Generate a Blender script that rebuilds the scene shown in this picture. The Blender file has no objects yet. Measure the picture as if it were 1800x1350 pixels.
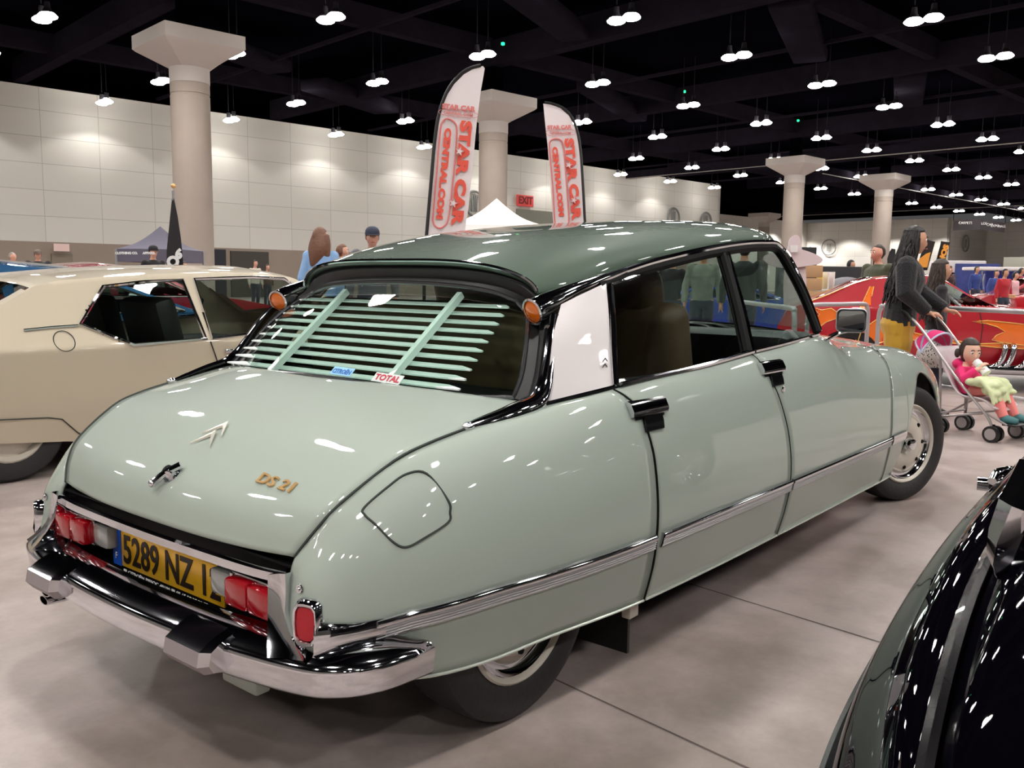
import bpy, bmesh, math, random
from mathutils import Vector, Matrix
from mathutils.bvhtree import BVHTree
R=math.radians; PI=math.pi; sin=math.sin; cos=math.cos
SC=bpy.context.scene; COL=SC.collection
random.seed(7)

# ------------------------------------------------------------------ materials
_M={}
def srgb(r,g,b):
    f=lambda c:(c/255/12.92) if c/255<=0.04045 else ((c/255+0.055)/1.055)**2.4
    return (f(r),f(g),f(b),1)
def mat(name,rgb,rough=.5,metal=0,coat=0,spec=.5,emit=None,es=0,noise=0,nscale=20,bump=0,trans=0,sheen=0):
    if name in _M: return _M[name]
    m=bpy.data.materials.new(name); m.use_nodes=True; nt=m.node_tree; b=nt.nodes['Principled BSDF']
    c=srgb(*rgb); b.inputs['Base Color'].default_value=c
    b.inputs['Roughness'].default_value=rough; b.inputs['Metallic'].default_value=metal
    b.inputs['Coat Weight'].default_value=coat; b.inputs['Coat Roughness'].default_value=.02
    b.inputs['Specular IOR Level'].default_value=spec
    b.inputs['Transmission Weight'].default_value=trans
    if sheen: b.inputs['Sheen Weight'].default_value=sheen
    if emit: b.inputs['Emission Color'].default_value=srgb(*emit); b.inputs['Emission Strength'].default_value=es
    if noise or bump:
        tc=nt.nodes.new('ShaderNodeTexCoord'); n=nt.nodes.new('ShaderNodeTexNoise'); n.inputs['Scale'].default_value=nscale; n.inputs['Detail'].default_value=5
        nt.links.new(tc.outputs['Object'],n.inputs['Vector'])
        if noise:
            mx=nt.nodes.new('ShaderNodeMix'); mx.data_type='RGBA'
            mx.inputs[6].default_value=tuple(x*(1-noise) for x in c[:3])+(1,); mx.inputs[7].default_value=tuple(min(1,x*(1+noise)) for x in c[:3])+(1,)
            nt.links.new(n.outputs['Fac'],mx.inputs[0]); nt.links.new(mx.outputs[2],b.inputs['Base Color'])
        if bump:
            bp=nt.nodes.new('ShaderNodeBump'); bp.inputs['Strength'].default_value=bump; bp.inputs['Distance'].default_value=.01
            nt.links.new(n.outputs['Fac'],bp.inputs['Height']); nt.links.new(bp.outputs['Normal'],b.inputs['Normal'])
    _M[name]=m; return m
def glass(name,tint,refl=1.0):
    if name in _M: return _M[name]
    m=bpy.data.materials.new(name); m.use_nodes=True; nt=m.node_tree; nt.nodes.clear()
    o=nt.nodes.new('ShaderNodeOutputMaterial'); t=nt.nodes.new('ShaderNodeBsdfTransparent'); g=nt.nodes.new('ShaderNodeBsdfGlossy')
    mx=nt.nodes.new('ShaderNodeMixShader'); fr=nt.nodes.new('ShaderNodeFresnel'); ml=nt.nodes.new('ShaderNodeMath'); ml.operation='MULTIPLY'
    ge=nt.nodes.new('ShaderNodeNewGeometry'); im=nt.nodes.new('ShaderNodeMix'); im.data_type='FLOAT'; im.inputs[2].default_value=1.5; im.inputs[3].default_value=1/1.5; nt.links.new(ge.outputs['Backfacing'],im.inputs[0]); nt.links.new(im.outputs[0],fr.inputs['IOR']); ml.inputs[1].default_value=refl
    t.inputs['Color'].default_value=srgb(*tint); g.inputs['Roughness'].default_value=.02; g.inputs['Color'].default_value=(1,1,1,1)
    nt.links.new(fr.outputs[0],ml.inputs[0]); nt.links.new(ml.outputs[0],mx.inputs[0]); nt.links.new(t.outputs[0],mx.inputs[1]); nt.links.new(g.outputs[0],mx.inputs[2]); nt.links.new(mx.outputs[0],o.inputs['Surface'])
    _M[name]=m; return m

# ------------------------------------------------------------------ objects
def props(o,label=None,cat=None,group=None,kind=None):
    if label: o['label']=label
    if cat: o['category']=cat
    if group: o['group']=group
    if kind: o['kind']=kind
    return o
def thing(name,label,cat,loc=(0,0,0),rz=0,group=None):
    o=bpy.data.objects.new(name,None); COL.objects.link(o); o.empty_display_size=.1
    o.location=loc; o.rotation_euler=(0,0,rz)
    return props(o,label,cat,group)
def link(o,parent=None,world=True,label=None):
    """world=True: the mesh was written in world coordinates"""
    COL.objects.link(o)
    if parent:
        o.parent=parent
        if world:
            M=parent.matrix_basis.copy() if parent.parent is None else None
            if M is not None: o.matrix_parent_inverse=M.inverted()
    if label: o['label']=label
    return o
def mk(name,verts,faces,m,parent=None,world=True,label=None,angle=40,idx=None):
    me=bpy.data.meshes.new(name); me.from_pydata([tuple(v) for v in verts],[],faces)
    ms=m if isinstance(m,(list,tuple)) else [m]
    for k in ms: me.materials.append(k)
    if idx: me.polygons.foreach_set('material_index',idx)
    me.update(); me.shade_smooth()
    if angle<180: me.set_sharp_from_angle(angle=R(angle))
    return link(bpy.data.objects.new(name,me),parent,world,label)
class MB:
    def __init__(s): s.v=[];s.f=[];s.i=[]
    def add(s,v,f,k=0):
        n=len(s.v); s.v+= [Vector(x) for x in v]; s.f+=[tuple(n+a for a in q) for q in f]; s.i+=[k]*len(f); return s
    def grid(s,P,k=0,cu=False,cv=False,flip=False):
        nu=len(P);nv=len(P[0]);f=[]
        for a in range(nu-(0 if cu else 1)):
            for b in range(nv-(0 if cv else 1)):
                q=(a*nv+b,((a+1)%nu)*nv+b,((a+1)%nu)*nv+(b+1)%nv,a*nv+(b+1)%nv)
                f.append(q[::-1] if flip else q)
        return s.add([p for r in P for p in r],f,k)
    def box(s,c,d,rz=0,k=0,bev=0,M=None):
        c=Vector(c);x,y,z=d[0]/2,d[1]/2,d[2]/2
        if bev:
            bm=bmesh.new(); bmesh.ops.create_cube(bm,size=1)
            bmesh.ops.scale(bm,vec=d,verts=bm.verts)
            bmesh.ops.bevel(bm,geom=bm.edges[:],offset=bev,segments=2,affect='EDGES',profile=.5)
            bm.verts.index_update(); V=[v.co.copy() for v in bm.verts]; F=[[v.index for v in f.verts] for f in bm.faces]; bm.free()
        else:
            V=[Vector((a*x,b*y,e*z)) for a in(-1,1) for b in(-1,1) for e in(-1,1)]
            F=[(0,1,3,2),(4,6,7,5),(0,4,5,1),(2,3,7,6),(0,2,6,4),(1,5,7,3)]
        if M is None: M=Matrix.Rotation(rz,3,'Z')
        return s.add([c+M@v for v in V],F,k)
    def tube(s,path,r,n=8,k=0,closed=False,cap=True,prof=None,up=None):
        """sweep a circle (or 2D profile list) along path; r number or list"""
        P=[Vector(p) for p in path];m=len(P);rings=[];prev=None
        for a in range(m):
            if closed: t=P[(a+1)%m]-P[a-1]
            else: t=P[min(a+1,m-1)]-P[max(a-1,0)]
            if t.length<1e-9: t=Vector((0,0,1))
            t.normalize()
            if up is not None: ref=Vector(up)
            elif prev is None: ref=Vector((0,0,1)) if abs(t.z)<.9 else Vector((1,0,0))
            else: ref=prev
            x=ref-t*ref.dot(t)
            if x.length<1e-6: x=Vector((1,0,0))-t*t.x
            x.normalize(); y=t.cross(x); prev=x
            rr=r[a] if isinstance(r,(list,tuple)) else r
            if prof: rings.append([P[a]+(x*q[1]+y*q[0])*rr for q in prof])
            else: rings.append([P[a]+(x*cos(2*PI*j/n)+y*sin(2*PI*j/n))*rr for j in range(n)])
        s.grid(rings,k,cu=closed,cv=True)
        if cap and not closed:
            L=len(rings[0])
            s.add(rings[0],[tuple(range(L))[::-1]],k); s.add(rings[-1],[tuple(range(L))],k)
        return s
    def lathe(s,prof,c=(0,0,0),axis=(0,0,1),n=24,k=0,scale=(1,1)):
        """prof: list of (r,h) along axis"""
        ax=Vector(axis).normalized(); c=Vector(c)
        a=ax.cross(Vector((0,0,1)));
        if a.length<1e-4: a=Vector((1,0,0))
        a.normalize(); b=ax.cross(a)
        rings=[[c+ax*h+(a*cos(2*PI*j/n)*scale[0]+b*sin(2*PI*j/n)*scale[1])*r for j in range(n)] for r,h in prof]
        return s.grid(rings,k,cv=True,flip=True)
    def poly(s,pts,thick,k=0,nrm=None):
        """flat polygon extruded along its normal"""
        P=[Vector(p) for p in pts];n=len(P)
        if nrm is None: nrm=(P[1]-P[0]).cross(P[2]-P[1]).normalized()
        Q=[p+Vector(nrm)*thick for p in P]
        return s.add(P+Q,[tuple(range(n))[::-1],tuple(range(n,2*n))]+[(i,(i+1)%n,n+(i+1)%n,n+i) for i in range(n)],k)
    def ball(s,c,r,n=12,k=0):
        c=Vector(c); r=r if isinstance(r,(tuple,list)) else (r,r,r)
        P=[[c+Vector((r[0]*sin(PI*i/n)*cos(2*PI*j/(2*n)),r[1]*sin(PI*i/n)*sin(2*PI*j/(2*n)),r[2]*cos(PI*i/n))) for j in range(2*n)] for i in range(n+1)]
        return s.grid(P,k,cv=True,flip=False)
    def mirror(s):
        """append the y-mirrored copy"""
        n=len(s.v); s.v+=[Vector((p.x,-p.y,p.z)) for p in s.v]; s.f+=[tuple(n+a for a in q)[::-1] for q in s.f]; s.i+=list(s.i); return s
    def build(s,name,m,parent=None,world=True,label=None,angle=40,weld=True):
        o=mk(name,s.v,s.f,m,parent,world,label,angle,s.i)
        bm=bmesh.new(); bm.from_mesh(o.data)
        if weld: bmesh.ops.remove_doubles(bm,verts=bm.verts,dist=1e-5)
        bmesh.ops.recalc_face_normals(bm,faces=bm.faces); bm.to_mesh(o.data); bm.free()
        o.data.shade_smooth(); o.data.set_sharp_from_angle(angle=R(angle)); return o
def solid(o,t,off=-1):
    md=o.modifiers.new('s','SOLIDIFY'); md.thickness=t; md.offset=off; return o
def text(name,s,size,M,m,parent=None,world=True,ext=.002,bold=0,sx=1,spacing=1,align='CENTER',label=None,fit=None):
    """M: 4x4 matrix giving the text's frame (x right, y up, z normal)"""
    cu=bpy.data.curves.new(name,'FONT'); cu.body=s; cu.size=size; cu.extrude=ext; cu.offset=bold; cu.align_x=align; cu.align_y='CENTER'; cu.space_character=spacing
    cu.resolution_u=3; cu.materials.append(m)
    o=bpy.data.objects.new(name,cu); link(o,parent,world,label)
    bpy.context.view_layer.update(); dg=bpy.context.evaluated_depsgraph_get(); me=bpy.data.meshes.new_from_object(o.evaluated_get(dg)); me.name=name
    bpy.data.objects.remove(o); bpy.data.curves.remove(cu); me.materials.clear(); me.materials.append(m)
    o=bpy.data.objects.new(name,me); link(o,parent,world,label)
    xs=[v.co.x for v in me.vertices]; ys=[v.co.y for v in me.vertices]
    if fit:
        w,h=fit; cxm=(max(xs)+min(xs))/2; cym=(max(ys)+min(ys))/2; fx=w/(max(xs)-min(xs)) if w else sx; fy=h/(max(ys)-min(ys)) if h else 1
        for v in me.vertices: v.co.x=(v.co.x-cxm)*fx; v.co.y=(v.co.y-cym)*fy
        o.matrix_basis=M
    else: o.matrix_basis=M@Matrix.Diagonal((sx,1,1,1))
    return o
def frame(o,x,up):
    x=Vector(x).normalized(); up=Vector(up); z=x.cross(up).normalized(); y=z.cross(x)
    M=Matrix((x,y,z)).transposed().to_4x4(); M.translation=Vector(o); return M
def lerp(a,b,t): return a+(b-a)*t
def interp(x,T):
    if x<=T[0][0]: return T[0][1]
    for (a,b),(c,d) in zip(T,T[1:]):
        if x<=c: return b+(d-b)*(x-a)/(c-a) if c>a else d
    return T[-1][1]
def smooth_path(P,n=6,closed=False):
    P=[Vector(p) for p in P];m=len(P);out=[]
    for i in range(m if closed else m-1):
        p0=P[i-1] if (i>0 or closed) else P[0]*2-P[1]; p1=P[i];p2=P[(i+1)%m]; p3=P[(i+2)%m] if (i+2<m or closed) else P[-1]*2-P[-2]
        for j in range(n):
            t=j/n; out.append(.5*((2*p1)+(p2-p0)*t+(2*p0-5*p1+4*p2-p3)*t*t+(3*p1-p0-3*p2+p3)*t**3))
    if not closed: out.append(P[-1])
    return out
class Net:
    def __init__(s,P): s.P=[[Vector(p) for p in r] for r in P]; s.nu=len(P); s.nv=len(P[0])
    @staticmethod
    def c(a,b,c_,d,t): return .5*((2*b)+(c_-a)*t+(2*a-5*b+4*c_-d)*t*t+(3*b-a-3*c_+d)*t**3)
    def at(s,u,v):
        u=min(max(u,0),s.nu-1-1e-9);v=min(max(v,0),s.nv-1-1e-9); i=int(u);j=int(v);tu=u-i;tv=v-j
        def row(k):
            if k<0: a,b=row(0),row(1); return a*2-b
            if k>=s.nu: a,b=row(s.nu-1),row(s.nu-2); return a*2-b
            r=s.P[k]; g=lambda q: r[0]*2-r[1] if q<0 else (r[-1]*2-r[-2] if q>=s.nv else r[q])
            return s.c(g(j-1),g(j),g(j+1),g(j+2),tv)
        return s.c(row(i-1),row(i),row(i+1),row(i+2),tu)

# ------------------------------------------------------------------ camera (solved from the photograph's vanishing points)
cx,cy,ch=-1.744384,-2.037559,1.145739
yaw,pitch,roll,fpx=.675813674,-.119476072,.0125687127,1554.57489
def cam_axes():
    f=Vector((cos(yaw)*cos(pitch),sin(yaw)*cos(pitch),sin(pitch))); r=Vector((sin(yaw),-cos(yaw),0)); u=r.cross(f)
    c,s=cos(roll),sin(roll); return c*r+s*u,-s*r+c*u,f
_r,_u,_f=cam_axes()
cd=bpy.data.cameras.new('camera'); cam=bpy.data.objects.new('camera',cd); COL.objects.link(cam)
M=Matrix((_r,_u,-_f)).transposed().to_4x4(); M.translation=(cx,cy,ch); cam.matrix_world=M
cd.sensor_width=36; cd.lens=36*fpx/1800; cd.clip_start=.05; cd.clip_end=400; SC.camera=cam
beta=-.1306374; E1=Vector((cos(beta),sin(beta),0)); E2=Vector((-sin(beta),cos(beta),0))
def B(a,b,z=0): return E1*a+E2*b+Vector((0,0,z))

# ------------------------------------------------------------------ shared materials
CHROME=mat('chrome',(225,225,230),.06,1); BLACK=mat('black_rubber',(14,14,15),.45,noise=.2); DARK=mat('dark_trim',(5,5,6),.6,spec=.15)
GREEN=mat('sage_green_paint',(160,171,161),.55,0,1,noise=.015,nscale=3,spec=.3); ROOFG=mat('dark_green_roof_paint',(74,92,78),.5,.15,1,noise=.02,nscale=3,spec=.3)
WHITE=mat('white_panel',(226,219,220),.5,0,.25,noise=.01); TYRE=mat('tyre_rubber',(30,27,28),.62,noise=.25,nscale=60,bump=.2)
STEEL=mat('painted_wheel',(196,188,176),.4,0,.3,noise=.03); REDL=mat('red_lens',(150,6,22),.15,0,1,emit=(200,10,20),es=.03,noise=.12,nscale=90)
AMBER=mat('amber_lens',(214,104,16),.15,0,1,emit=(220,100,10),es=.08,noise=.2,nscale=120); CLEARL=mat('grey_lens',(150,150,148),.15,0,1,noise=.1,nscale=60)
GLASS=glass('car_glass',(226,242,234),1.3); GLASSD=glass('side_glass',(208,216,214),1.6)
# ================================================================== sage green saloon seen from its right rear corner
def ds_side():
    def st(x,L,top=None):
        return [(x,y,z) for y,z in L]
    N=[
     [(-.630,-.532,.35),(-.630,-.532,.385),(-.628,-.532,.42),(-.624,-.532,.45),(-.620,-.532,.48),(-.616,-.531,.505),(-.609,-.53,.528),(-.601,-.529,.543)],
     [(-.650,-.59,.345),(-.650,-.595,.38),(-.646,-.597,.42),(-.640,-.596,.452),(-.633,-.592,.485),(-.624,-.585,.515),(-.607,-.568,.548),(-.588,-.548,.572)],
     [(-.615,-.632,.33),(-.617,-.640,.37),(-.618,-.644,.42),(-.615,-.644,.462),(-.607,-.638,.505),(-.595,-.624,.548),(-.578,-.598,.588),(-.565,-.571,.612)],
     [(-.52,-.670,.290),(-.52,-.684,.35),(-.52,-.696,.42),(-.52,-.698,.482),(-.52,-.690,.545),(-.52,-.668,.602),(-.52,-.631,.642),(-.525,-.592,.657)],
     [(-.38,-.705,.252),(-.38,-.728,.335),(-.38,-.748,.42),(-.38,-.754,.51),(-.38,-.744,.60),(-.38,-.716,.675),(-.38,-.672,.724),(-.385,-.632,.742)],
     [(-.2,-.738,.238),(-.2,-.764,.33),(-.2,-.786,.42),(-.2,-.795,.525),(-.2,-.785,.63),(-.2,-.755,.715),(-.2,-.706,.772),(-.2,-.660,.786)],
     [(0,-.765,.240),(0,-.793,.33),(0,-.816,.42),(0,-.826,.53),(0,-.816,.64),(0,-.787,.735),(0,-.742,.797),(0,-.702,.818)],
     [(.2,-.780,.230),(.2,-.810,.325),(.2,-.835,.42),(.2,-.844,.53),(.2,-.834,.65),(.2,-.808,.75),(.2,-.772,.815),(.2,-.742,.838)],
     [(.42,-.790,.220),(.42,-.822,.32),(.42,-.846,.42),(.42,-.853,.535),(.42,-.843,.66),(.42,-.818,.765),(.42,-.784,.832),(.42,-.760,.855)],
     [(.85,-.800,.212),(.85,-.833,.315),(.85,-.860,.42),(.85,-.866,.54),(.85,-.853,.67),(.85,-.827,.78),(.85,-.790,.852),(.85,-.768,.875)],
     [(1.3,-.810,.210),(1.3,-.842,.315),(1.3,-.870,.42),(1.3,-.875,.55),(1.3,-.860,.69),(1.3,-.830,.80),(1.3,-.790,.876),(1.3,-.766,.899)],
     [(1.85,-.816,.206),(1.85,-.850,.31),(1.85,-.880,.42),(1.85,-.884,.56),(1.85,-.866,.70),(1.85,-.832,.82),(1.85,-.780,.90),(1.85,-.750,.925)],
     [(2.2,-.820,.205),(2.2,-.856,.31),(2.2,-.886,.42),(2.2,-.888,.555),(2.2,-.866,.69),(2.2,-.815,.79),(2.2,-.735,.858),(2.2,-.665,.882)],
     [(2.6,-.828,.205),(2.6,-.862,.31),(2.6,-.891,.42),(2.6,-.893,.545),(2.6,-.868,.67),(2.6,-.810,.765),(2.6,-.715,.826),(2.6,-.625,.846)],
     [(3.0,-.830,.210),(3.0,-.864,.31),(3.0,-.890,.42),(3.0,-.891,.54),(3.0,-.866,.655),(3.0,-.808,.75),(3.0,-.708,.808),(3.0,-.60,.826)],
     [(3.3,-.822,.220),(3.3,-.855,.31),(3.3,-.878,.42),(3.3,-.878,.53),(3.3,-.854,.64),(3.3,-.796,.73),(3.3,-.698,.786),(3.3,-.59,.803)],
     [(3.6,-.775,.240),(3.6,-.81,.32),(3.6,-.832,.42),(3.6,-.83,.515),(3.6,-.805,.61),(3.6,-.748,.685),(3.6,-.65,.735),(3.6,-.555,.75)],
     [(3.85,-.66,.270),(3.85,-.695,.34),(3.85,-.715,.42),(3.85,-.712,.485),(3.85,-.688,.555),(3.85,-.635,.612),(3.85,-.55,.655),(3.85,-.47,.667)],
     [(4.0,-.44,.32),(4.0,-.47,.37),(4.0,-.48,.42),(4.0,-.478,.465),(4.0,-.46,.51),(4.0,-.42,.55),(4.0,-.37,.58),(4.0,-.32,.59)]]
    return Net(N)
SN=ds_side(); SX=[(SN.P[i][2].x,float(i)) for i in range(3,19)]
def uofx(x): return interp(x,SX)
def vofz(u,z):
    a,b=0.,7.
    for _ in range(22):
        m=(a+b)/2
        if SN.at(u,m).z<z: a=m
        else: b=m
    return (a+b)/2
def spt(u,z,out=0):
    v=vofz(u,z); p=SN.at(u,v)
    if out: p=p+snrm(u,v)*out
    return p
def snrm(u,v):
    e=.02; a=SN.at(min(u+e,18),v)-SN.at(max(u-e,0),v); b=SN.at(u,min(v+e,7))-SN.at(u,max(v-e,0))
    n=a.cross(b).normalized()
    return -n if (n.y>0 and abs(n.y)>.02) or (abs(n.y)<=.02 and n.x>0) else n
GAP1=[(.20,.445),(.22,.441),(.326,.422),(.415,.407),(.529,.399),(.673,.389),(.78,.372),(.806,.362),(.83,.335),(.86,.30)]
GAP2=[(.20,1.372),(.212,1.371),(.304,1.360),(.422,1.321),(.613,1.283),(.753,1.238),(.87,1.19),(.91,1.17)]
GAP3=[(.20,2.59),(.255,2.567),(.426,2.475),(.55,2.47),(.641,2.50),(.70,2.545),(.758,2.62),(.80,2.70),(.83,2.79),(.86,2.90)]
def gapu(T,off=0):
    def f(v):
        x=interp(.5,T)
        for _ in range(3): x=interp(SN.at(uofx(x),v).z,T)
        return uofx(x+off)
    return f
def mir(P): return [[Vector((p.x,-p.y,p.z)) for p in r] for r in P]
def panel(name,ua,ub,nu,nv,m,parent,vlo=None,label=None,cols=None):
    objs=[]
    for s in (1,-1):
        P=[]
        cl=cols or [i/nu for i in range(nu+1)]
        for c in cl:
            row=[]
            for j in range(nv+1):
                t=j/nv
                if vlo:
                    x=c[0]; v0=c[1]; v=lerp(v0,7,t); u=uofx(x) if x is not None else ua(v)
                    if x=='a': u=ua(v)
                else:
                    v=7*t; u=lerp(ua(v),ub(v),c)
                row.append(SN.at(u,v))
            P.append(row)
        if s<0: P=mir(P)
        o=MB().grid(P,flip=(s<0)).build(name,m,parent,label=label,angle=60); solid(o,.012)
        # keep the outer skin in place
        objs.append(o)
    return objs
def fixnorm(o,side):
    """make normals point away from the car's centre line so solidify goes inward"""
    me=o.data; s=sum(p.normal.y*p.area for p in me.polygons)*side
    if s<0: me.flip_normals()

DS=thing('classic_saloon_car','pale sage green classic saloon car with dark green roof and yellow rear number plate','car',(1.5,0,0))
DSB=[]
for o in panel('rear_wing',lambda v:0,gapu(GAP1,-.004),46,24,GREEN,DS): DSB.append(o)
for o in panel('rear_door',gapu(GAP1,.004),gapu(GAP2,-.003),30,24,GREEN,DS): DSB.append(o)
for o in panel('front_door',gapu(GAP2,.003),gapu(GAP3,0),34,24,GREEN,DS): DSB.append(o)
# front wing with the wheel opening
ACX,AA,ABZ,AH=3.09,.372,.27,.42
def archz(x):
    d=(x-ACX)/AA
    return ABZ+AH*math.sqrt(max(0,1-d*d))
for s in (1,-1):
    P=[]; g=gapu(GAP3,0); n=24
    for i in range(9):   # from the gap to the opening
        t=i/8; P.append([SN.at(lerp(g(7*j/n),max(uofx(2.722),g(7*j/n)+.05*t),t),7*j/n) for j in range(n+1)])
    # make the last column straight at x=2.722 below and follow the gap above
    xs=[2.722,2.7225,2.73,2.745,2.765,2.79]+[2.82+.04*k for k in range(15)]+[3.41,3.435,3.45,3.457,3.4598]
    last=P[-1]
    for x in xs:
        u=uofx(x); v0=vofz(u,archz(x)); P.append([SN.at(max(u,0),lerp(v0,7,j/n)) if True else None for j in range(n+1)])
    for x in [3.461,3.5,3.6,3.7,3.8,3.85,3.9,3.95,4.0]:
        P.append([SN.at(uofx(x),7*j/n) for j in range(n+1)])
    # smooth transition: columns whose upper part would overlap the gap are pushed forward
    for k,row in enumerate(P[9:],9):
        for j,p in enumerate(row):
            q=P[8][j]
            if p.x<q.x+.004: row[j]=SN.at(uofx(q.x+.004+.002*(k-8)),vofz(uofx(q.x+.004),min(p.z,.85)))
    if s<0: P=mir(P)
    o=MB().grid(P,flip=(s<0)).build('front_wing',GREEN,DS,angle=60,weld=True); solid(o,.012); DSB.append(o)
for o in DSB:
    s=1 if sum(v.co.y for v in o.data.vertices)>0 else -1; fixnorm(o,s)

for T_g,rad in ((GAP1,.0046),(GAP2,.0030),(GAP3,.0022)):
    gf=gapu(T_g,0); pts=[SN.at(gf(7*i/40),7*i/40)+snrm(gf(7*i/40),7*i/40)*-.0012 for i in range(41)]
    for s in (1,-1): MB().tube([Vector((p.x,p.y*s,p.z)) for p in pts],rad,5).build('door_gap',DARK,DS)
# bright line along the lower edge of the wings and doors
SILLM=mat('sill_edge_paint',(206,214,204),.25,.3,1)
for s in (1,-1):
    for a,b in ((.25,interp(0,[(0,uofx(.437))])),(uofx(.449),uofx(1.368)),(uofx(1.375),uofx(2.566)),(uofx(2.575),uofx(2.72))):
        pts=[SN.at(lerp(max(a,1.2),b,i/24),0)+Vector((0,-.001,0)) for i in range(25)]
        if s<0: pts=[Vector((p.x,-p.y,p.z)) for p in pts]
        MB().tube(pts,.0042,6).build('sill_edge_strip',SILLM,DS)
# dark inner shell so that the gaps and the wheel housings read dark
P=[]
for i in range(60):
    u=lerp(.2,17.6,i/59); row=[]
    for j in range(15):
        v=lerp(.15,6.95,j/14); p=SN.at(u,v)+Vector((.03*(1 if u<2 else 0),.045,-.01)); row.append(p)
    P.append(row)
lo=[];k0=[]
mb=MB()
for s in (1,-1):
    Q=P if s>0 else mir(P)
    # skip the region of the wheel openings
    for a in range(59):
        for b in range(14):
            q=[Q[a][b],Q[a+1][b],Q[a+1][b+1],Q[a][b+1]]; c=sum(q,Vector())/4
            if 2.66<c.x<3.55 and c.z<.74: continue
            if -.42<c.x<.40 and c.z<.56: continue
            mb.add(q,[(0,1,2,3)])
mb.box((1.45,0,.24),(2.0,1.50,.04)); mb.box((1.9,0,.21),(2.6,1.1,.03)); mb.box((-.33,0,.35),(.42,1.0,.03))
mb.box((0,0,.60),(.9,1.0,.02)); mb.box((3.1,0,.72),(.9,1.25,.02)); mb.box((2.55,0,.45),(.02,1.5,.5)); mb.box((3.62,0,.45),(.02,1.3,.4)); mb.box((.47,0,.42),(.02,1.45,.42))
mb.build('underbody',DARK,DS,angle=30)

# boot lid
LC=[(-.105,.857),(-.16,.842),(-.26,.808),(-.36,.770),(-.455,.722),(-.555,.655),(-.603,.605),(-.632,.536)]
LS=[(.045,.676,.827),(-.05,.672,.812),(-.2,.652,.787),(-.31,.638,.766),(-.40,.622,.737),(-.525,.588,.659),(-.572,.560,.603),(-.599,.524,.545)]
def ssg(v,p): return math.copysign(abs(v)**p,v)
LN=Net([[(lerp(LC[i][0],LS[i][0],abs(w)**2.6),w*LS[i][1],lerp(LC[i][1],LS[i][2],abs(w)**3)) for w in [-1+.2*k for k in range(11)]] for i in range(8)])
def lid(i,y,out=.0):
    """point and normal on the lid at row i and lateral y"""
    ys=interp(i,[(k,LS[k][1]) for k in range(8)]); w=5+5*y/ys
    p=LN.at(i,w); a=LN.at(min(i+.05,7),w)-LN.at(max(i-.05,0),w); b=LN.at(i,w+.1)-LN.at(i,w-.1); n=a.cross(b).normalized(); n=n if n.z>0 else -n
    return p+n*out,n
LID=MB().grid([[LN.at(7*i/40,10*j/40) for j in range(41)] for i in range(41)]).build('boot_lid',GREEN,DS,angle=60)
if sum(p.normal.z for p in LID.data.polygons)<0: LID.data.flip_normals()
solid(LID,.014)
SEAMM=mat('panel_gap',(40,46,42),.7)
for s in (1,-1):
    pts=smooth_path([(x,s*(y+.003),z+.0005) for x,y,z in LS[1:]],4); MB().tube(pts,.0035,5).build('boot_seam',SEAMM,DS)
# fuel filler flap outline on the right rear wing, chevrons, lock and letters
FL=[(-.519,.661),(-.470,.700),(-.423,.722),(-.393,.722),(-.367,.664),(-.372,.64),(-.383,.622),(-.43,.593),(-.463,.577),(-.487,.590),(-.515,.630),(-.525,.648)]
dg=bpy.data.objects
BV=MB().grid([[SN.at(.5+8*i/60,7*j/40) for j in range(41)] for i in range(61)]); BVR=BVHTree.FromPolygons([tuple(v) for v in BV.v],BV.f)
_o=Vector((cx,cy,ch))
def onwing(p,guess_y=-.7):
    q=Vector((p[0],guess_y,p[1])); d=(q-_o).normalized(); h=BVR.ray_cast(_o,d)
    return (h[0],h[1]) if h[0] else (q,Vector((0,-1,0)))
GY=[.66,.68,.69,.72,.76,.77,.775,.75,.73,.715,.69,.67]
fp=[onwing(p,-g) for p,g in zip(FL,GY)]
pts=smooth_path([h+n*(.001 if n.y<0 else -.001) for h,n in fp],5,closed=True); MB().tube(pts,.0028,5,closed=True).build('fuel_filler_flap',SEAMM,DS,label='rounded fuel flap outline')
GOLD=mat('gold_script',(222,178,118),.25,.6,.5); SILV=mat('silver_emblem',(240,236,222),.25,.6)
EMB=MB()
def lidP(x,y,out=.004):
    # x -> row
    i=5.; a,b=0.,7.
    for _ in range(20):
        m=(a+b)/2
        if lid(m,y)[0].x>x: a=m
        else: b=m
    return lid((a+b)/2,y,out)[0]
for ax,wd in ((-.405,.045),(-.440,.045)):
    for s in (1,-1):
        A=lidP(ax,0);A2=lidP(ax-.016,0); Bp=lidP(ax-.05,s*wd); 
        EMB.add([A,A2,Bp,A+Vector((0,0,.006)),A2+Vector((0,0,.006)),Bp+Vector((0,0,.003))],[(0,1,2),(3,5,4),(0,3,4,1),(1,4,5,2),(2,5,3,0)])
EMB.build('double_chevron_emblem',SILV,DS)
p,n=lid(5.25,0); q,_=lid(4.9,-.03)
lk=MB().lathe([(0,.024),(.012,.024),(.016,.018),(.016,0),(.024,0)],p,n,20)
a1=lidP(-.552,-.022,.012);a2=lidP(-.598,.018,.02)
lk.tube([a1,(a1+a2)/2+Vector((0,0,.006)),a2],[.010,.009,.010],8); lk.ball(a2,.011,6)
lk.build('boot_lock_handle',CHROME,DS)
def lidframe(x,y,out=.003):
    P0=lidP(x,y,out);X=lidP(x,y-.02,out)-lidP(x,y+.02,out);U=lidP(x+.02,y,out)-lidP(x-.02,y,out); return frame(P0,X,U)
Mt=lidframe(-.527,-.372); text('model_script','DS 21',.040,Mt,GOLD,DS,ext=.002,bold=.0006,fit=(.125,.030),label='gold DS 21 script')

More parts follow.
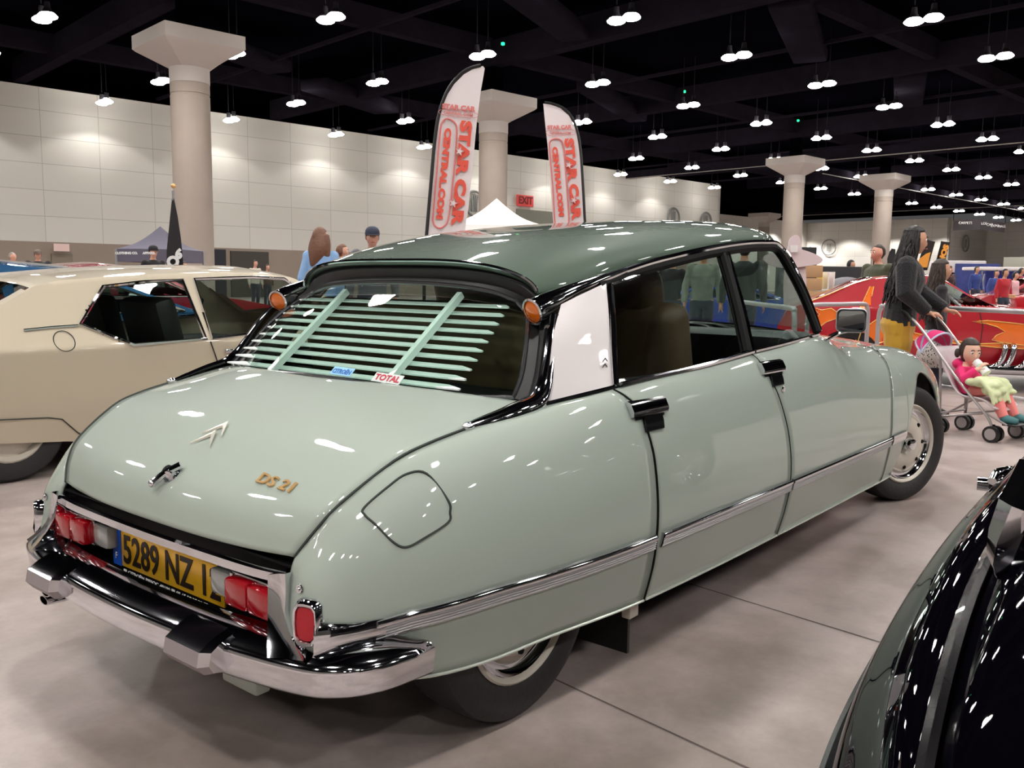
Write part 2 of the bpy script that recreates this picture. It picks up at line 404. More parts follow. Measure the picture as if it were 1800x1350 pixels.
# tail: recess, chrome surround, plate, lamps, reflectors
mb=MB(); mb.box((-.575,0,.44),(.01,1.08,.22)); mb.box((-.60,0,.33),(.10,1.08,.012)); mb.box((-.585,0,.523),(.035,1.05,.006)); mb.build('tail_panel',DARK,DS)
bar=smooth_path([(-.615,.52,.500),(-.625,.40,.497),(-.638,.2,.500),(-.641,0,.500),(-.638,-.2,.500),(-.625,-.40,.497),(-.615,-.52,.500)],5)
MB().tube(bar,1,prof=[(-.013,-.008),(-.010,.010),(0,.014),(.010,.010),(.012,-.008),(0,-.013)],up=(0,0,1)).build('tail_trim_bar',CHROME,DS)
for s in (1,-1):
    rows=[]
    for t in [i/10 for i in range(11)]:
        e=t**1.8
        i_=Vector((lerp(-.640,-.692,e),lerp(.488,.552,e),lerp(.508,.358,t))); o_=Vector((lerp(-.634,-.668,e),lerp(.540,.560,t)+.12*max(0,t-.5)**1.6*2,lerp(.520,.368,t)))
        back=Vector((-.58,i_.y,i_.z)); m_=(i_+o_)/2+Vector((.006,0,0))
        rows.append([back,i_,m_,o_,o_+Vector((.04,0,0))])
    if s>0: pass
    rows=[[Vector((p.x,p.y*s,p.z)) for p in r] for r in rows]
    MB().grid(rows).build('tail_corner_trim',CHROME,DS,angle=50)
PLY=mat('yellow_plate',(232,176,34),.3,0,.4,noise=.04); PLB=mat('blue_plate_band',(28,84,190),.3); PLK=mat('plate_black',(34,22,18),.4); PLW=mat('plate_white',(225,225,225),.4)
pl=MB().box((-.590,.01,.408),(.006,.520,.098),bev=.002).build('number_plate',PLY,DS,label='yellow plate reading 5289 NZ 12')
MB().box((-.594,.2495,.408),(.004,.041,.098)).build('plate_country_band',PLB,pl,world=False)
text('plate_country_letter','F',.026,frame((-.598,.249,.385),(0,-1,0),(0,0,1)),PLW,pl,world=False,ext=.0006)
text('plate_characters','5289 NZ 12',.104,frame((-.5945,-.010,.411),(0,-1,0),(0,0,1)),PLK,pl,world=False,ext=.001,bold=.0016,fit=(.452,.080))
text('plate_characters','\u25a0 CITRO\u00cbN PISSOC 49190 \u25a0 05.65.50.30.39 \u25a0',.0165,frame((-.594,.02,.3495),(0,-1,0),(0,0,1)),PLW,pl,world=False,ext=.0004,bold=.0003,fit=(.40,.0115))
for s in (1,-1):
    L=MB()
    for a,b in ((.500,.416),(.414,.330)):
        L.box((-.622,s*(a+b)/2,.437),(.052,abs(a-b),.066),bev=.010)
    lamp=L.build('tail_lamp',REDL,DS,label='red tail lamp'); 
    MB().box((-.604,s*.412,.437),(.03,.186,.076),bev=.005).build('lamp_bezel',CHROME,lamp,world=False)
    MB().box((-.607,s*.281,.437),(.040,.080,.064),bev=.012).build('reversing_lamp',CLEARL,lamp,world=False,label='grey reversing lens')
    MB().box((-.603,s*.324,.437),(.040,.014,.070),bev=.004).build('lamp_bezel',CHROME,lamp,world=False)
# reflector pods flowing into the side strip
def stripz(u): return interp(u,[(1,.400),(2.2,.398),(3,.402),(3.6,.412),(5,.418),(8,.415),(19,.424)])
for s in (1,-1):
    F=(lambda p:Vector((p.x,p.y*s*-1,p.z))) if s>0 else (lambda p:p)
    c=Vector((-.642,-.618,.434))
    ring=[]
    pod=MB()
    loop=[(.0,.045),(.018,.043),(.027,.032),(.029,0),(.026,-.032),(.016,-.044),(0,-.046),(-.016,-.043),(-.024,-.030),(-.026,0),(-.024,.030),(-.016,.043)]
    nx=Vector((-.93,-.36,0)).normalized(); ry=Vector((0,0,1)).cross(nx).normalized()
    if ry.y>0: ry=-ry
    def lp(k,d): return [c+ry*(a*k)+Vector((0,0,b*k))+nx*d for a,b in loop]
    rows=[lp(1.15,-.035),lp(1.12,0),lp(1.0,.010),lp(.86,.008),lp(.8,.0)]
    pod.grid([[F(p) for p in r] for r in rows],cv=True)
    body=pod.build('reflector_surround',CHROME,DS,angle=50)
    rf=MB(); rr=[F(p) for p in lp(.8,.004)]; rf.add(rr+[F(c+nx*.008)],[(i,(i+1)%12,12) for i in range(12)]); rf.build('red_reflector',mat('red_reflector',(176,30,44),.3,noise=.1,nscale=150),body,world=False)
    # smooth chrome tail of the strip, widening towards the pod
    rows=[]
    for i in range(23):
        u=lerp(1.75,3.15,i/22); t=i/22; zc=lerp(.405,stripz(3.15),min(1,t*1.2)); h=lerp(.036,.023,min(1,t*1.6)); th=lerp(.016,.010,t)
        r=[spt(u,zc-h,0),spt(u,zc-h*.9,th),spt(u,zc-h*.2,th*1.3),spt(u,zc+h*.5,th),spt(u,zc+h,th*.5),spt(u,zc+h,0)]
        rows.append([F(p) for p in r])
    MB().grid(rows).build('side_strip_tail',CHROME,DS,angle=60)
    sc=spt(.93,.497,.002); 
    MB().lathe([(0,.006),(.004,.005),(.005,.002),(.009,.002),(.010,0)],F(sc),(-1,.0,.12),16).build('tail_screw',CHROME,DS)
# side rubbing strips
RIB=mat('strip_rubber_insert',(168,166,168),.35,.5)
def strip(u0,u1,h,nm='side_strip',x=0):
    for s in (1,-1):
        F=(lambda p:Vector((p.x,-p.y,p.z))) if s<0 else (lambda p:p)
        n=36;rows=[];rib=[]
        for i in range(n+1):
            u=lerp(u0,u1,i/n);z=stripz(u)
            q=[(-h,0),(-h,.006),(-h*.82,.009),(h*.35,.010),(h*.45,.014),(h*.8,.015),(h,.011),(h,0)]
            rows.append([F(spt(u,z+a,b)) for a,b in q])
            r=[]
            for k in range(13):
                a=lerp(-h*.78,h*.30,k/12); r.append(F(spt(u,z+a,.0125 if k%3 else .0095)))
            rib.append(r)
        g=MB().grid(rows,k=0); g.add([*rows[0]],[tuple(range(8))]).add([*rows[-1]],[tuple(range(8))])
        g.build(nm,CHROME,DS,angle=50)
        MB().grid(rib).build('strip_ribs',RIB,DS.children[-1],world=False,angle=20)
strip(3.0,uofx(.395),.023); strip(uofx(.425),uofx(1.312),.022); strip(uofx(1.33),uofx(2.462),.022); 
for s in (1,-1):
    F=(lambda p:Vector((p.x,-p.y,p.z))) if s<0 else (lambda p:p)
    rows=[]
    for i in range(9):
        u=lerp(uofx(2.485),uofx(2.69),i/8); rows.append([F(spt(u,.424+a,b)) for a,b in ((-.022,0),(-.02,.010),(0,.013),(.02,.010),(.022,0))])
    MB().grid(rows).add(rows[-1],[tuple(range(5))]).build('side_strip',CHROME,DS)

# rear bumper with overriders
half=[(-.742,0),(-.737,.2),(-.722,.38),(-.697,.54),(-.668,.645),(-.635,.695),(-.595,.728),(-.54,.752),(-.47,.764),(-.415,.768)]
bp=[(x,-y,.35) for x,y in half[::-1]]+[(x,y,.35) for x,y in half[1:]]
bp=smooth_path(bp,5)
rows=[]
for i,p in enumerate(bp):
    t=bp[min(i+1,len(bp)-1)]-bp[max(i-1,0)]; o=t.cross(Vector((0,0,1))).normalized()
    if o.x*p.x+o.y*p.y<0: o=-o
    k=min(1,min(i,len(bp)-1-i)/7); k=.25+.75*k
    pr=[(-.085*k,.350+.040*k),(-.05*k,.350+.030*k),(-.012,.350+.012*k),(0,.350),(.001,.342),(-.004,.318),(-.006,.296),(-.012,.288),(-.03,.284),(-.035,.30)]
    rows.append([Vector((p.x,p.y,0))+o*a+Vector((0,0,z)) for a,z in pr])
bu=MB().grid(rows); bu.add(rows[0],[tuple(range(10))]).add(rows[-1],[tuple(range(10))[::-1]]); BUMP=bu.build('rear_bumper',CHROME,DS,angle=45)
OVR=mat('overrider_rubber',(142,132,134),.5,noise=.05)
for s in (1,-1):
    y0,y1=.262,.430; m=MB()
    A=[(-.690,.385),(-.730,.372),(-.762,.352),(-.768,.320),(-.750,.298),(-.69,.290)]; Bq=[(-.690,.375),(-.722,.364),(-.744,.350),(-.750,.322),(-.740,.304),(-.69,.294)]
    P=[[Vector((x,s*y0,z)) for x,z in Bq],[Vector((x,s*(y0+.018),z)) for x,z in A],[Vector((x,s*(y1-.018),z)) for x,z in A],[Vector((x,s*y1,z)) for x,z in Bq]]
    m.grid(P); m.add(P[0],[tuple(range(6))]); m.add(P[-1],[tuple(range(6))]); o=m.build('overrider',[CHROME,OVR],BUMP,world=False,angle=25)
    for p in o.data.polygons: p.material_index=1 if p.normal.x<-.75 or p.normal.z<-.1 else 0
    MB().box((-.60,s*.34,.216),(.04,.135,.036),bev=.006).box((-.60,s*.35,.25),(.03,.05,.06)).build('bumper_bracket',GREEN,DS)
ex=MB()
for yy,zz in ((.395,.276),(.405,.250)):
    ex.lathe([(.020,.0),(.020,.30),(.017,.30),(.017,.0)],(-.42,yy,zz),(-1,.06,0),14,scale=(1.5,.62))
ex.build('exhaust_tips',CHROME,DS)
[MB().box((.475,y_,.10),(.012,.24,.15)).build('mud_flap',BLACK,DS) for y_ in (-.60,.60)]
MB().box((.455,-.735,.185),(.05,.03,.07),bev=.004).build('jacking_bracket',STEEL,DS)

# ---------------- roof and glasshouse
RZC=[(.2,1.198),(.35,1.243),(.6,1.296),(.9,1.337),(1.2,1.368),(1.5,1.388),(1.8,1.396),(2.02,1.390)]
RYE=[(.2,.520),(.35,.553),(.6,.572),(.9,.582),(1.2,.584),(1.5,.578),(1.8,.560),(2.02,.535)]
RZE=[(.2,1.100),(.35,1.112),(.6,1.172),(.9,1.222),(1.2,1.262),(1.5,1.290),(1.8,1.300),(2.02,1.296)]
def sm(T,x):
    xs=[a for a,_ in T]; i=max(0,min(len(T)-2,sum(1 for a in xs if a<=x)-1)); a,b=T[i],T[i+1]; h=b[0]-a[0]; t=(x-a[0])/h
    s=lambda k: 0 if k<0 or k>=len(T)-1 else (T[k+1][1]-T[k][1])/(T[k+1][0]-T[k][0])
    m0=(s(i-1)+s(i))/2 if i>0 else s(0); m1=(s(i)+s(i+1))/2 if i<len(T)-2 else s(i)
    return (2*t**3-3*t*t+1)*a[1]+(t**3-2*t*t+t)*h*m0+(-2*t**3+3*t*t)*b[1]+(t**3-t*t)*h*m1
def roofpt(x,th):
    ye,ze,zc=sm(RYE,x),sm(RZE,x),sm(RZC,x); c=cos(th); y=-ye*math.copysign(abs(c)**(1/1.75),c); z=ze+(zc-ze)*(sin(th)**(2/2.05) if sin(th)>0 else 0)
    w=abs(y)/ye; k=max(0,1-(x-.2)/.35); k2=max(0,(x-1.7)/.32)
    return Vector((x+.062*w**4*k-.13*w**3*k2,y,z))
def bal(t): # even spacing round the section
    return PI*(t-.09*sin(2*PI*t)/1.0*-0) 
rx=[.2,.205,.215,.23,.25,.28,.32,.37,.43,.5]+[.5+.07*k for k in range(1,21)]+[1.95,1.98,2.0,2.015,2.02]
RP=[[roofpt(x,PI*j/56) for j in range(57)] for x in rx]
ROOF=MB().grid(RP).build('roof',ROOFG,DS,angle=60)
if sum(p.normal.z for p in ROOF.data.polygons)<0: ROOF.data.flip_normals()
solid(ROOF,.018)
rim=[roofpt(.2,PI*j/56)+Vector((-.004,0,-.002)) for j in range(2,55)]
MB().tube(rim,.0055,6).build('roof_rear_moulding',CHROME,DS)
# rear window: bottom row .. top row, as a curved net
GW=[[(.030,.622,.836),(-.035,.50,.834),(-.085,.30,.843),(-.110,0,.854)],
    [(.085,.606,.892),(.025,.50,.897),(-.018,.30,.910),(-.038,0,.920)],
    [(.150,.570,.975),(.105,.46,.990),(.070,.27,1.004),(.052,0,1.010)],
    [(.212,.522,1.040),(.180,.42,1.062),(.158,.25,1.078),(.148,0,1.082)],
    [(.240,.462,1.078),(.228,.37,1.105),(.218,.22,1.120),(.212,0,1.126)]]
GN=Net([[(x,-y,z) for x,y,z in r]+[(x,y,z) for x,y,z in r[-2::-1]] for r in GW])
gw=MB().grid([[GN.at(4*i/24,6*j/40) for j in range(41)] for i in range(25)]).build('rear_window',GLASS,DS,angle=80)
edge=[GN.at(0,6*j/40) for j in range(41)]+[GN.at(4*i/24,6) for i in range(1,24)]+[GN.at(4,6-6*j/40) for j in range(41)]+[GN.at(4-4*i/24,0) for i in range(1,24)]
MB().tube([p+Vector((-.003,0,.002)) for p in edge],.0065,6,closed=True).build('rear_window_trim',mat('window_moulding',(120,120,124),.2,.9),DS)
# dark band between window and roof rim, running down both sides
rows=[]
outer=[roofpt(.205,PI*j/56)+Vector((.0,0,-.010)) for j in range(0,57)]
topw=[GN.at(4,6*j/40) for j in range(41)]
def resample(L,n):
    d=[0]
    for a,b in zip(L,L[1:]): d.append(d[-1]+(b-a).length)
    out=[]
    for i in range(n):
        s=d[-1]*i/(n-1); k=max(j for j in range(len(d)) if d[j]<=s+1e-9); k=min(k,len(L)-2); t=(s-d[k])/max(1e-9,d[k+1]-d[k]); out.append(L[k].lerp(L[k+1],min(1,t)))
    return out
wl=[GN.at(4*i/24,0) for i in range(25)]+topw[1:-1]+[GN.at(4-4*i/24,6) for i in range(25)]
po=[(.062,-.690,.826),(.118,-.662,.90),(.180,-.628,.98),(.232,-.590,1.045),(.262,-.535,1.092)]
ol=smooth_path(po,5)+outer[6:-6]+[Vector((p.x,-p.y,p.z)) for p in smooth_path(po,5)[::-1]]
A=resample(wl,80);Bb=resample(ol,80)
def seg3(a,b,i):
    m1=a.lerp(b,.33)+Vector((.014,0,-.004)); m2=a.lerp(b,.62)+Vector((.006,0,.004)); m3=a.lerp(b,.85)+Vector((.014,0,0)); return [a+Vector((-.002,0,0)),m1,m2,m3,b+Vector((.004,0,-.004))]
MB().grid([seg3(a,b,i) for i,(a,b) in enumerate(zip(A,Bb))]).build('rear_window_surround',mat('black_surround',(5,5,8),.45,0,.1),DS,angle=30)
# rear quarter pillars (white), boomerang trims, trumpet indicators
for s in (1,-1):
    F=(lambda x,y,z:Vector((x,s*y,z)))
    C=[[F(.060,.702,.822),F(.19,.722,.836),F(.318,.742,.850)],[F(.10,.682,.90),F(.235,.697,.915),F(.355,.708,.932)],[F(.155,.652,.99),F(.285,.662,1.015),F(.405,.667,1.035)],[F(.245,.612,1.075),F(.35,.622,1.108),F(.470,.612,1.135)]]
    N_=Net(C); MB().grid([[N_.at(3*i/12,2*j/8) for j in range(9)] for i in range(13)]).build('quarter_pillar',WHITE,DS,angle=80)
    q=N_.at(.75,1.72); ch_=MB()
    for dz in (0,.016):
        for d in (-1,1):
            b=q+Vector((0,s*.004,dz)); ch_.add([b+Vector((0,0,.010)),b+Vector((0,0,.004)),b+Vector((d*.013,0,-.004)),b+Vector((d*.013,0,.001))],[(0,1,2,3)])
    ch_.build('pillar_emblem',mat('emblem_dark',(92,82,84),.5),DS,label='small dark double chevron mark')
    # boomerang: down the pillar edge then sweeping back along the boot seam
    path=smooth_path([F(.215,.618,1.045),F(.165,.645,.985),F(.122,.668,.920),F(.085,.685,.868),F(.040,.696,.835),F(-.03,.690,.820),F(-.10,.677,.806),F(-.178,.656,.792)],5)
    n=len(path); rad=[interp(i/(n-1),[(0,.016),(.25,.019),(.45,.026),(.58,.031),(.75,.027),(.92,.020),(1,.014)]) for i in range(n)]
    b=MB().tube(path,rad,prof=[(-.9,-.45),(-.75,.15),(-.2,.5),(.4,.42),(.9,.0),(.95,-.45)],up=(0,s*.75,.65)); b.build('boomerang_trim',CHROME,DS,angle=50)
    tip=F(-.184,.655,.792); MB().ball(tip,(.018,.014,.012),8).build('boomerang_tip',CHROME,DS)
    # trumpet
    ax=smooth_path([F(.182,.566,1.056),F(.24,.578,1.078),F(.34,.588,1.110),F(.46,.594,1.142),F(.60,.597,1.173)],4); rr=[interp(i/(len(ax)-1),[(0,.037),(.2,.034),(.45,.026),(.75,.016),(1,.009)]) for i in range(len(ax))]
    d=(ax[0]-ax[1]).normalized()
    t=MB().tube(ax,rr,20,cap=False).lathe([(.037,0),(.039,.006),(.033,.008),(.031,.0)],ax[0],d,24).build('indicator_trumpet',CHROME,DS)
    MB().lathe([(0,.012),(.018,.010),(.031,.004)],ax[0],d,24).build('amber_indicator_lens',AMBER,t,world=False,label='round amber lens')
    # gutter from trumpet to windscreen pillar and down it
    gp=[F(.60,.597,1.173)]+[F(x,sm(RYE,x)+.020,sm(RZE,x)+.002) for x in (.75,.9,1.05,1.2,1.35,1.5,1.65,1.78)]+[F(1.86,.575,1.285),F(1.90,.60,1.24),F(1.915,.65,1.14),F(1.91,.70,1.04),F(1.89,.745,.945)]
    gp=smooth_path(gp,4); MB().tube(gp,[.010]*6+[.0095]*(len(gp)-6),8).build('roof_gutter_trim',CHROME,DS)
    gu=[F(.44,.600,1.125)]+[F(x,sm(RYE,x)+.015,sm(RZE,x)-.018) for x in (.6,.75,.9,1.05,1.2,1.35,1.5,1.65,1.76)]+[F(1.82,.585,1.262),F(1.855,.62,1.19),F(1.875,.665,1.10),F(1.872,.71,1.01),F(1.855,.748,.94)]
    gu=smooth_path(gu,4); MB().tube(gu,.017,8).build('door_glass_seal',DARK,DS)
    # belt chrome
    bl=smooth_path([F(.04,.706,.826),F(.2,.735,.842),F(.318,.750,.852)],4)+smooth_path([F(.335,.756,.858),F(.6,.762,.868),F(.85,.770,.880),F(1.18,.768,.900)],4); MB().tube(bl[:9],.006,6).build('belt_moulding',CHROME,DS); MB().tube(bl[9:],.0075,6).build('belt_moulding',CHROME,DS)
    MB().tube(smooth_path([F(1.2,.766,.901),F(1.5,.766,.915),F(1.86,.750,.932)],6),.0075,6).build('belt_moulding',CHROME,DS)
    # rear-door glass rear frame, centre pillar
    MB().tube(smooth_path([F(.322,.748,.856),F(.362,.714,.935),F(.412,.675,1.03),F(.478,.622,1.128)],5),.0095,8).build('pillar_trim',CHROME,DS)
    MB().tube(smooth_path([F(1.175,.768,.90),F(1.215,.715,1.03),F(1.255,.655,1.15),F(1.285,.602,1.262)],5),[.012]*16,prof=[(-1,-.5),(-.8,.5),(.8,.5),(1,-.5)],up=(0,s,.3)).build('centre_pillar_trim',CHROME,DS)
    MB().tube(smooth_path([F(1.145,.755,.90),F(1.185,.70,1.03),F(1.225,.642,1.15),F(1.250,.595,1.250)],5),.018,8).build('door_glass_seal',DARK,DS)
    # glass: rear door and front door
    def gl(poly_b,poly_t,nm):
        a=resample(smooth_path(poly_b,4),14); b_=resample(smooth_path(poly_t,4),14); rows=[]
        for k in range(7):
            t=k/6; rows.append([p.lerp(q,t)+Vector((0,s*.005*sin(PI*t),0)) for p,q in zip(a,b_)])
        MB().grid(rows).build(nm,GLASSD,DS,angle=80)
    gl([F(.33,.742,.858),F(.8,.758,.876),F(1.17,.758,.898)],[F(.475,.612,1.128),F(.9,.590,1.205),F(1.275,.592,1.262)],'rear_door_glass')
    gl([F(1.19,.758,.90),F(1.5,.756,.914),F(1.865,.742,.93)],[F(1.29,.590,1.265),F(1.55,.585,1.277),F(1.80,.575,1.275)],'front_door_glass')
    # door handles
    for hx,hz in ((.405,.780),(1.245,.832)):
        u=uofx(hx); p0=spt(u,hz); 
        def PH(x,z,o): 
            q=spt(uofx(x),z,o); return Vector((q.x,abs(q.y)*s,q.z))
        h=MB()
        rows=[[PH(hx+lerp(-.085,.085,i/8),hz+.012+a,b) for a,b in ((-.020,.0),(-.021,.011),(-.010,.017),(.012,.017),(.020,.009),(.020,.0))] for i in range(9)]
        h.grid(rows); h.add(rows[0],[tuple(range(6))]); h.add(rows[-1],[tuple(range(6))])
        rows=[[PH(hx+.006+lerp(-.042,.042,i/4),hz-.03+a,b) for a,b in ((-.022,.0),(-.02,.006),(0,.009),(.020,.009))] for i in range(5)]
        hb=h.build('door_handle',CHROME,DS,angle=30)
        g=MB().grid(rows); g.add(rows[0],[(0,1,2,3)]); g.add(rows[-1],[(0,1,2,3)]); g.build('handle_button',mat('handle_dark',(60,60,64),.15,.9),hb,world=False)
        rows=[[PH(hx+lerp(-.07,.07,i/8),hz-.004+a,b) for a,b in ((-.012,.002),(.0,.006))] for i in range(9)]
        MB().grid(rows).build('handle_recess',DARK,hb,world=False)
    # small lock below the front handle
    q=spt(uofx(1.275),.765,.004); MB().lathe([(0,.006),(.010,.005),(.012,0)],Vector((q.x,abs(q.y)*s,q.z)),(0,s,0),12).build('door_lock',CHROME,DS)
# door mirror on the right door
mi=Vector((1.885,-.872,.992)); D_=Matrix.Rotation(R(0),3,'Z')
f=Vector((-.93,-.36,0)).normalized(); sdx=Vector((-f.y,f.x,0))
def rr_loop(w,h,r,off):
    out=[]
    for cx_,cz_,a0 in ((w-r,h-r,0),(-w+r,h-r,90),(-w+r,-h+r,180),(w-r,-h+r,270)):
        for k in range(5):
            a=R(a0+22.5*k); out.append(mi+sdx*(cx_+r*cos(a))+Vector((0,0,cz_+r*sin(a)))+f*off)
    return out
rows=[rr_loop(.056,.046,.020,0),rr_loop(.059,.049,.022,-.006),rr_loop(.055,.045,.022,-.03),rr_loop(.036,.028,.018,-.05)]
mm=MB().grid(rows,cv=True); mm.add(rows[-1],[tuple(range(20))]); mir_=mm.build('door_mirror',mat('mirror_housing',(196,196,198),.35,.2),DS)
fr=rr_loop(.049,.039,.017,.0015); MB().add(fr,[tuple(range(20))]).build('mirror_glass',mat('mirror_glass',(235,240,245),.01,1),mir_,world=False)
MB().tube([mi-Vector((0,0,.04))-f*.02,Vector((1.88,-.83,.94)),Vector((1.875,-.775,.905))],.006,8).build('mirror_stalk',CHROME,mir_,world=False)
# windscreen and bonnet, nose
ws=[]
for i in range(9):
    t=i/8; ws.append([Vector((lerp(lerp(2.33,1.92,abs(w)**2.2),lerp(2.02,1.87,abs(w)**2.5),t),w*lerp(.72,.555,t),lerp(lerp(.955,.935,w*w),lerp(1.385,1.285,w**4),t))) for w in [-1+.1*k for k in range(21)]])
MB().grid(ws).build('windscreen',GLASS,DS,angle=80)
rows=[]
for x,zc in ((2.0,.955),(2.2,.945),(2.6,.915),(3.0,.880),(3.3,.845),(3.6,.785),(3.85,.695),(4.0,.615)):
    e=SN.at(uofx(x),7); rows.append([Vector((x+(.12 if x<2.1 else 0)*(1-w*w),w*(-e.y-.003),lerp(zc,e.z,abs(w)**2.2))) for w in [-1+.1*k for k in range(21)]])
bn=Net(rows); MB().grid([[bn.at(7*i/40,20*j/40) for j in range(41)] for i in range(41)]).build('bonnet',GREEN,DS,angle=60)
e=[SN.at(18,7*j/10) for j in range(11)]; MB().grid([[Vector((4.0+.03*(1-w*w),w*-p.y,p.z)) for w in [-1+.2*k for k in range(11)]] for p in e]).build('nose_panel',GREEN,DS)
fb=smooth_path([(3.70,-.80,.33),(3.95,-.66,.33),(4.08,-.35,.33),(4.10,0,.33),(4.08,.35,.33),(3.95,.66,.33),(3.70,.80,.33)],6); MB().tube(fb,1,prof=[(-.05,-.01),(-.03,.02),(.03,.02),(.05,-.01)],up=(0,0,1)).build('front_bumper',CHROME,DS)

# wheels
def wheel(loc,rz,side,parent):
    """loc: centre of the outer face"""
    ax=Vector((0,side,0)); ax.rotate(Matrix.Rotation(rz,3,'Z')); c=Vector(loc)
    ty=MB().lathe([(.205,-.150),(.235,-.168),(.285,-.166),(.303,-.150),(.307,-.120),(.308,-.075),(.307,-.030),(.302,-.008),(.285,.006),(.262,.010),(.235,.006),(.214,-.002),(.205,-.012)],c,ax,56)
    w=ty.build('wheel_tyre',TYRE,parent,angle=30)
    ri=MB().lathe([(.208,-.012),(.210,-.002),(.204,.003),(.196,-.001),(.191,-.010)],c,ax,48,k=0)
    ri.lathe([(.191,-.010),(.186,-.022),(.176,-.030),(.166,-.030),(.160,-.024)],c,ax,48,k=1)
    ri.lathe([(.160,-.024),(.150,-.016),(.140,-.018),(.120,-.008),(.085,-.002),(.060,-.008),(.05,-.020),(0,-.02)],c,ax,48,k=0)
    MB().lathe([(.036,-.02),(.034,.020),(.028,.034),(.012,.040),(0,.040)],c,ax,20).build('hub_cap',CHROME,w,world=False)
    b=ri
    for k in range(8):
        a=2*PI*k/8; q=Vector((cos(a),0,sin(a))); q.rotate(Matrix.Rotation(rz,3,'Z')); b.lathe([(.011,0),(.010,.006),(0,.008)],c+q*.128+ax*-.012,ax,8,k=2)
    ri.build('wheel_rim',[STEEL,CHROME,DARK],w,world=False,angle=35)
wheel((0,-.690,.308),0,-1,DS); wheel((0,.690,.308),0,1,DS); wheel((3.125,-.798,.308),-.40,-1,DS); wheel((3.125,.798,.308),-.40,1,DS)

# interior
SEAT=mat('tan_leather',(104,84,62),.5,noise=.12,nscale=12); CARP=mat('dark_carpet',(16,14,13),.9)
mb=MB(); mb.box((1.2,0,.36),(1.9,1.40,.02)); mb.box((.12,0,.80),(.42,1.24,.015)); mb.box((.32,0,.6),(.02,1.36,.42))
for s in (1,-1): mb.box((.75,s*.71,.62),(.80,.03,.48)); mb.box((1.55,s*.71,.64),(.72,.03,.50))
mb.build('interior_trim',CARP,DS)
def seatm(y,x0,w,head=True):
    m=MB(); m.box((x0+.28,y,.50),(.52,w,.20),bev=.05); Mx=Matrix.Rotation(R(-14),3,'Y'); m.box((x0+.0,y,.78),(.16,w,.58),bev=.05,M=Mx)
    o=m.build('seat',SEAT,DS,angle=60)
    if head: MB().box((x0-.06,y,1.095),(.13,w*.62,.17),bev=.045,M=Mx).build('headrest',SEAT,o,world=False,angle=60)
seatm(-.36,1.02,.50); seatm(.36,1.02,.50); seatm(0,.42,1.20,False)
mb=MB(); mb.box((1.92,0,.84),(.34,1.36,.18),bev=.05); mb.build('dashboard',BLACK,DS)
st=MB(); cc=Vector((1.60,.36,.90)); axx=Vector((-.86,0,.5)).normalized(); st.tube([cc+(Vector((0,1,0))*cos(a)+axx.cross(Vector((0,1,0)))*sin(a))*.19 for a in [2*PI*k/30 for k in range(30)]],.012,8,closed=True); st.tube([cc,Vector((1.85,.36,.80))],.02,8); st.tube([cc,cc+axx.cross(Vector((0,1,0)))*-.18],.012,6); st.build('steering_wheel',BLACK,DS)
# louvre blind inside the rear window
LOU=mat('louvre_paint_glow',(234,240,238),.4,0,.3,emit=(210,235,225),es=.05)  # pale paint with a faint added glow in place of light on the blind
lv=MB(); a=Vector((.215,0,1.098));b=Vector((-.105,0,.842)); nn=Vector((-.62,0,.78))
for y in (-.257,.257):
    lv.box(((a.x+b.x)/2+.012,y,(a.z+b.z)/2-.004),((a-b).length,.018,.020),M=Matrix.Rotation(math.atan2(-(a.z-b.z),(a.x-b.x)),3,'Y'))
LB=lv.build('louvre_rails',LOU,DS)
for k in range(11):
    t=lerp(.03,.93,k/10); p=b.lerp(a,t)+Vector((.030,0,-.018)); hw=lerp(.46,.44,t); m=MB(); pts=[]
    for sgn,(y0,y1) in ((0,(-hw-.10,-hw+.02)),):
        pass
    e=lerp(.56,.50,t)
    top=[Vector((p.x-.004,-e+.06,p.z)),Vector((p.x-.010,-hw+.02,p.z)),Vector((p.x-.010,hw+.02,p.z)),Vector((p.x-.004,e,p.z))]
    bot=[Vector((p.x+.004,-e+.06,p.z+.001)),Vector((p.x+.018,-hw+.02,p.z+.006)),Vector((p.x+.018,hw+.02,p.z+.006)),Vector((p.x+.004,e,p.z+.001))]
    for q in (top,bot):
        pass
    V=top+bot+[v-Vector((0,0,.004)) for v in top+bot]
    m.add(V,[(0,1,5,4),(1,2,6,5),(2,3,7,6),(8,12,13,9),(9,13,14,10),(10,14,15,11),(0,8,9,1),(1,9,10,2),(2,10,11,3),(4,5,13,12),(5,6,14,13),(6,7,15,14)])
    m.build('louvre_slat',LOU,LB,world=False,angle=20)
# stickers on the rear glass
def gpt(i,y):
    lo_,hi=0.,6.
    for _ in range(20):
        m=(lo_+hi)/2
        if GN.at(i,m).y<y: lo_=m
        else: hi=m
    return GN.at(i,(lo_+hi)/2)
def sticker(y,w,h,bg,s,fg,sx):
    n=Vector((-.62,0,.78)); P0=gpt(.28,y); X=(gpt(.28,y-.05)-gpt(.28,y+.05)).normalized(); U=(gpt(.6,y)-gpt(.05,y)).normalized(); N=X.cross(U).normalized(); N=N if N.x<0 else -N
    c=P0+N*.006; V=[c+X*a*w/2+U*b*h/2 for a,b in((-1,-1),(1,-1),(1,1),(-1,1))]
    o=MB().poly(V,.001,nrm=N).build('window_sticker',bg,DS); text('sticker_lettering',s,h*.95,frame(c+N*.002,X,U),fg,o,world=False,ext=.0003,bold=.0008,fit=(w*.88,h*.66))
sticker(-.092,.082,.030,mat('sticker_blue',(150,205,240),.4),'CITRO\u00cbN',mat('sticker_ink_blue',(40,110,190),.5),.72)
sticker(-.262,.098,.032,mat('sticker_white',(214,222,220),.4),'TOTAL',mat('sticker_ink_red',(196,24,60),.5),.92)
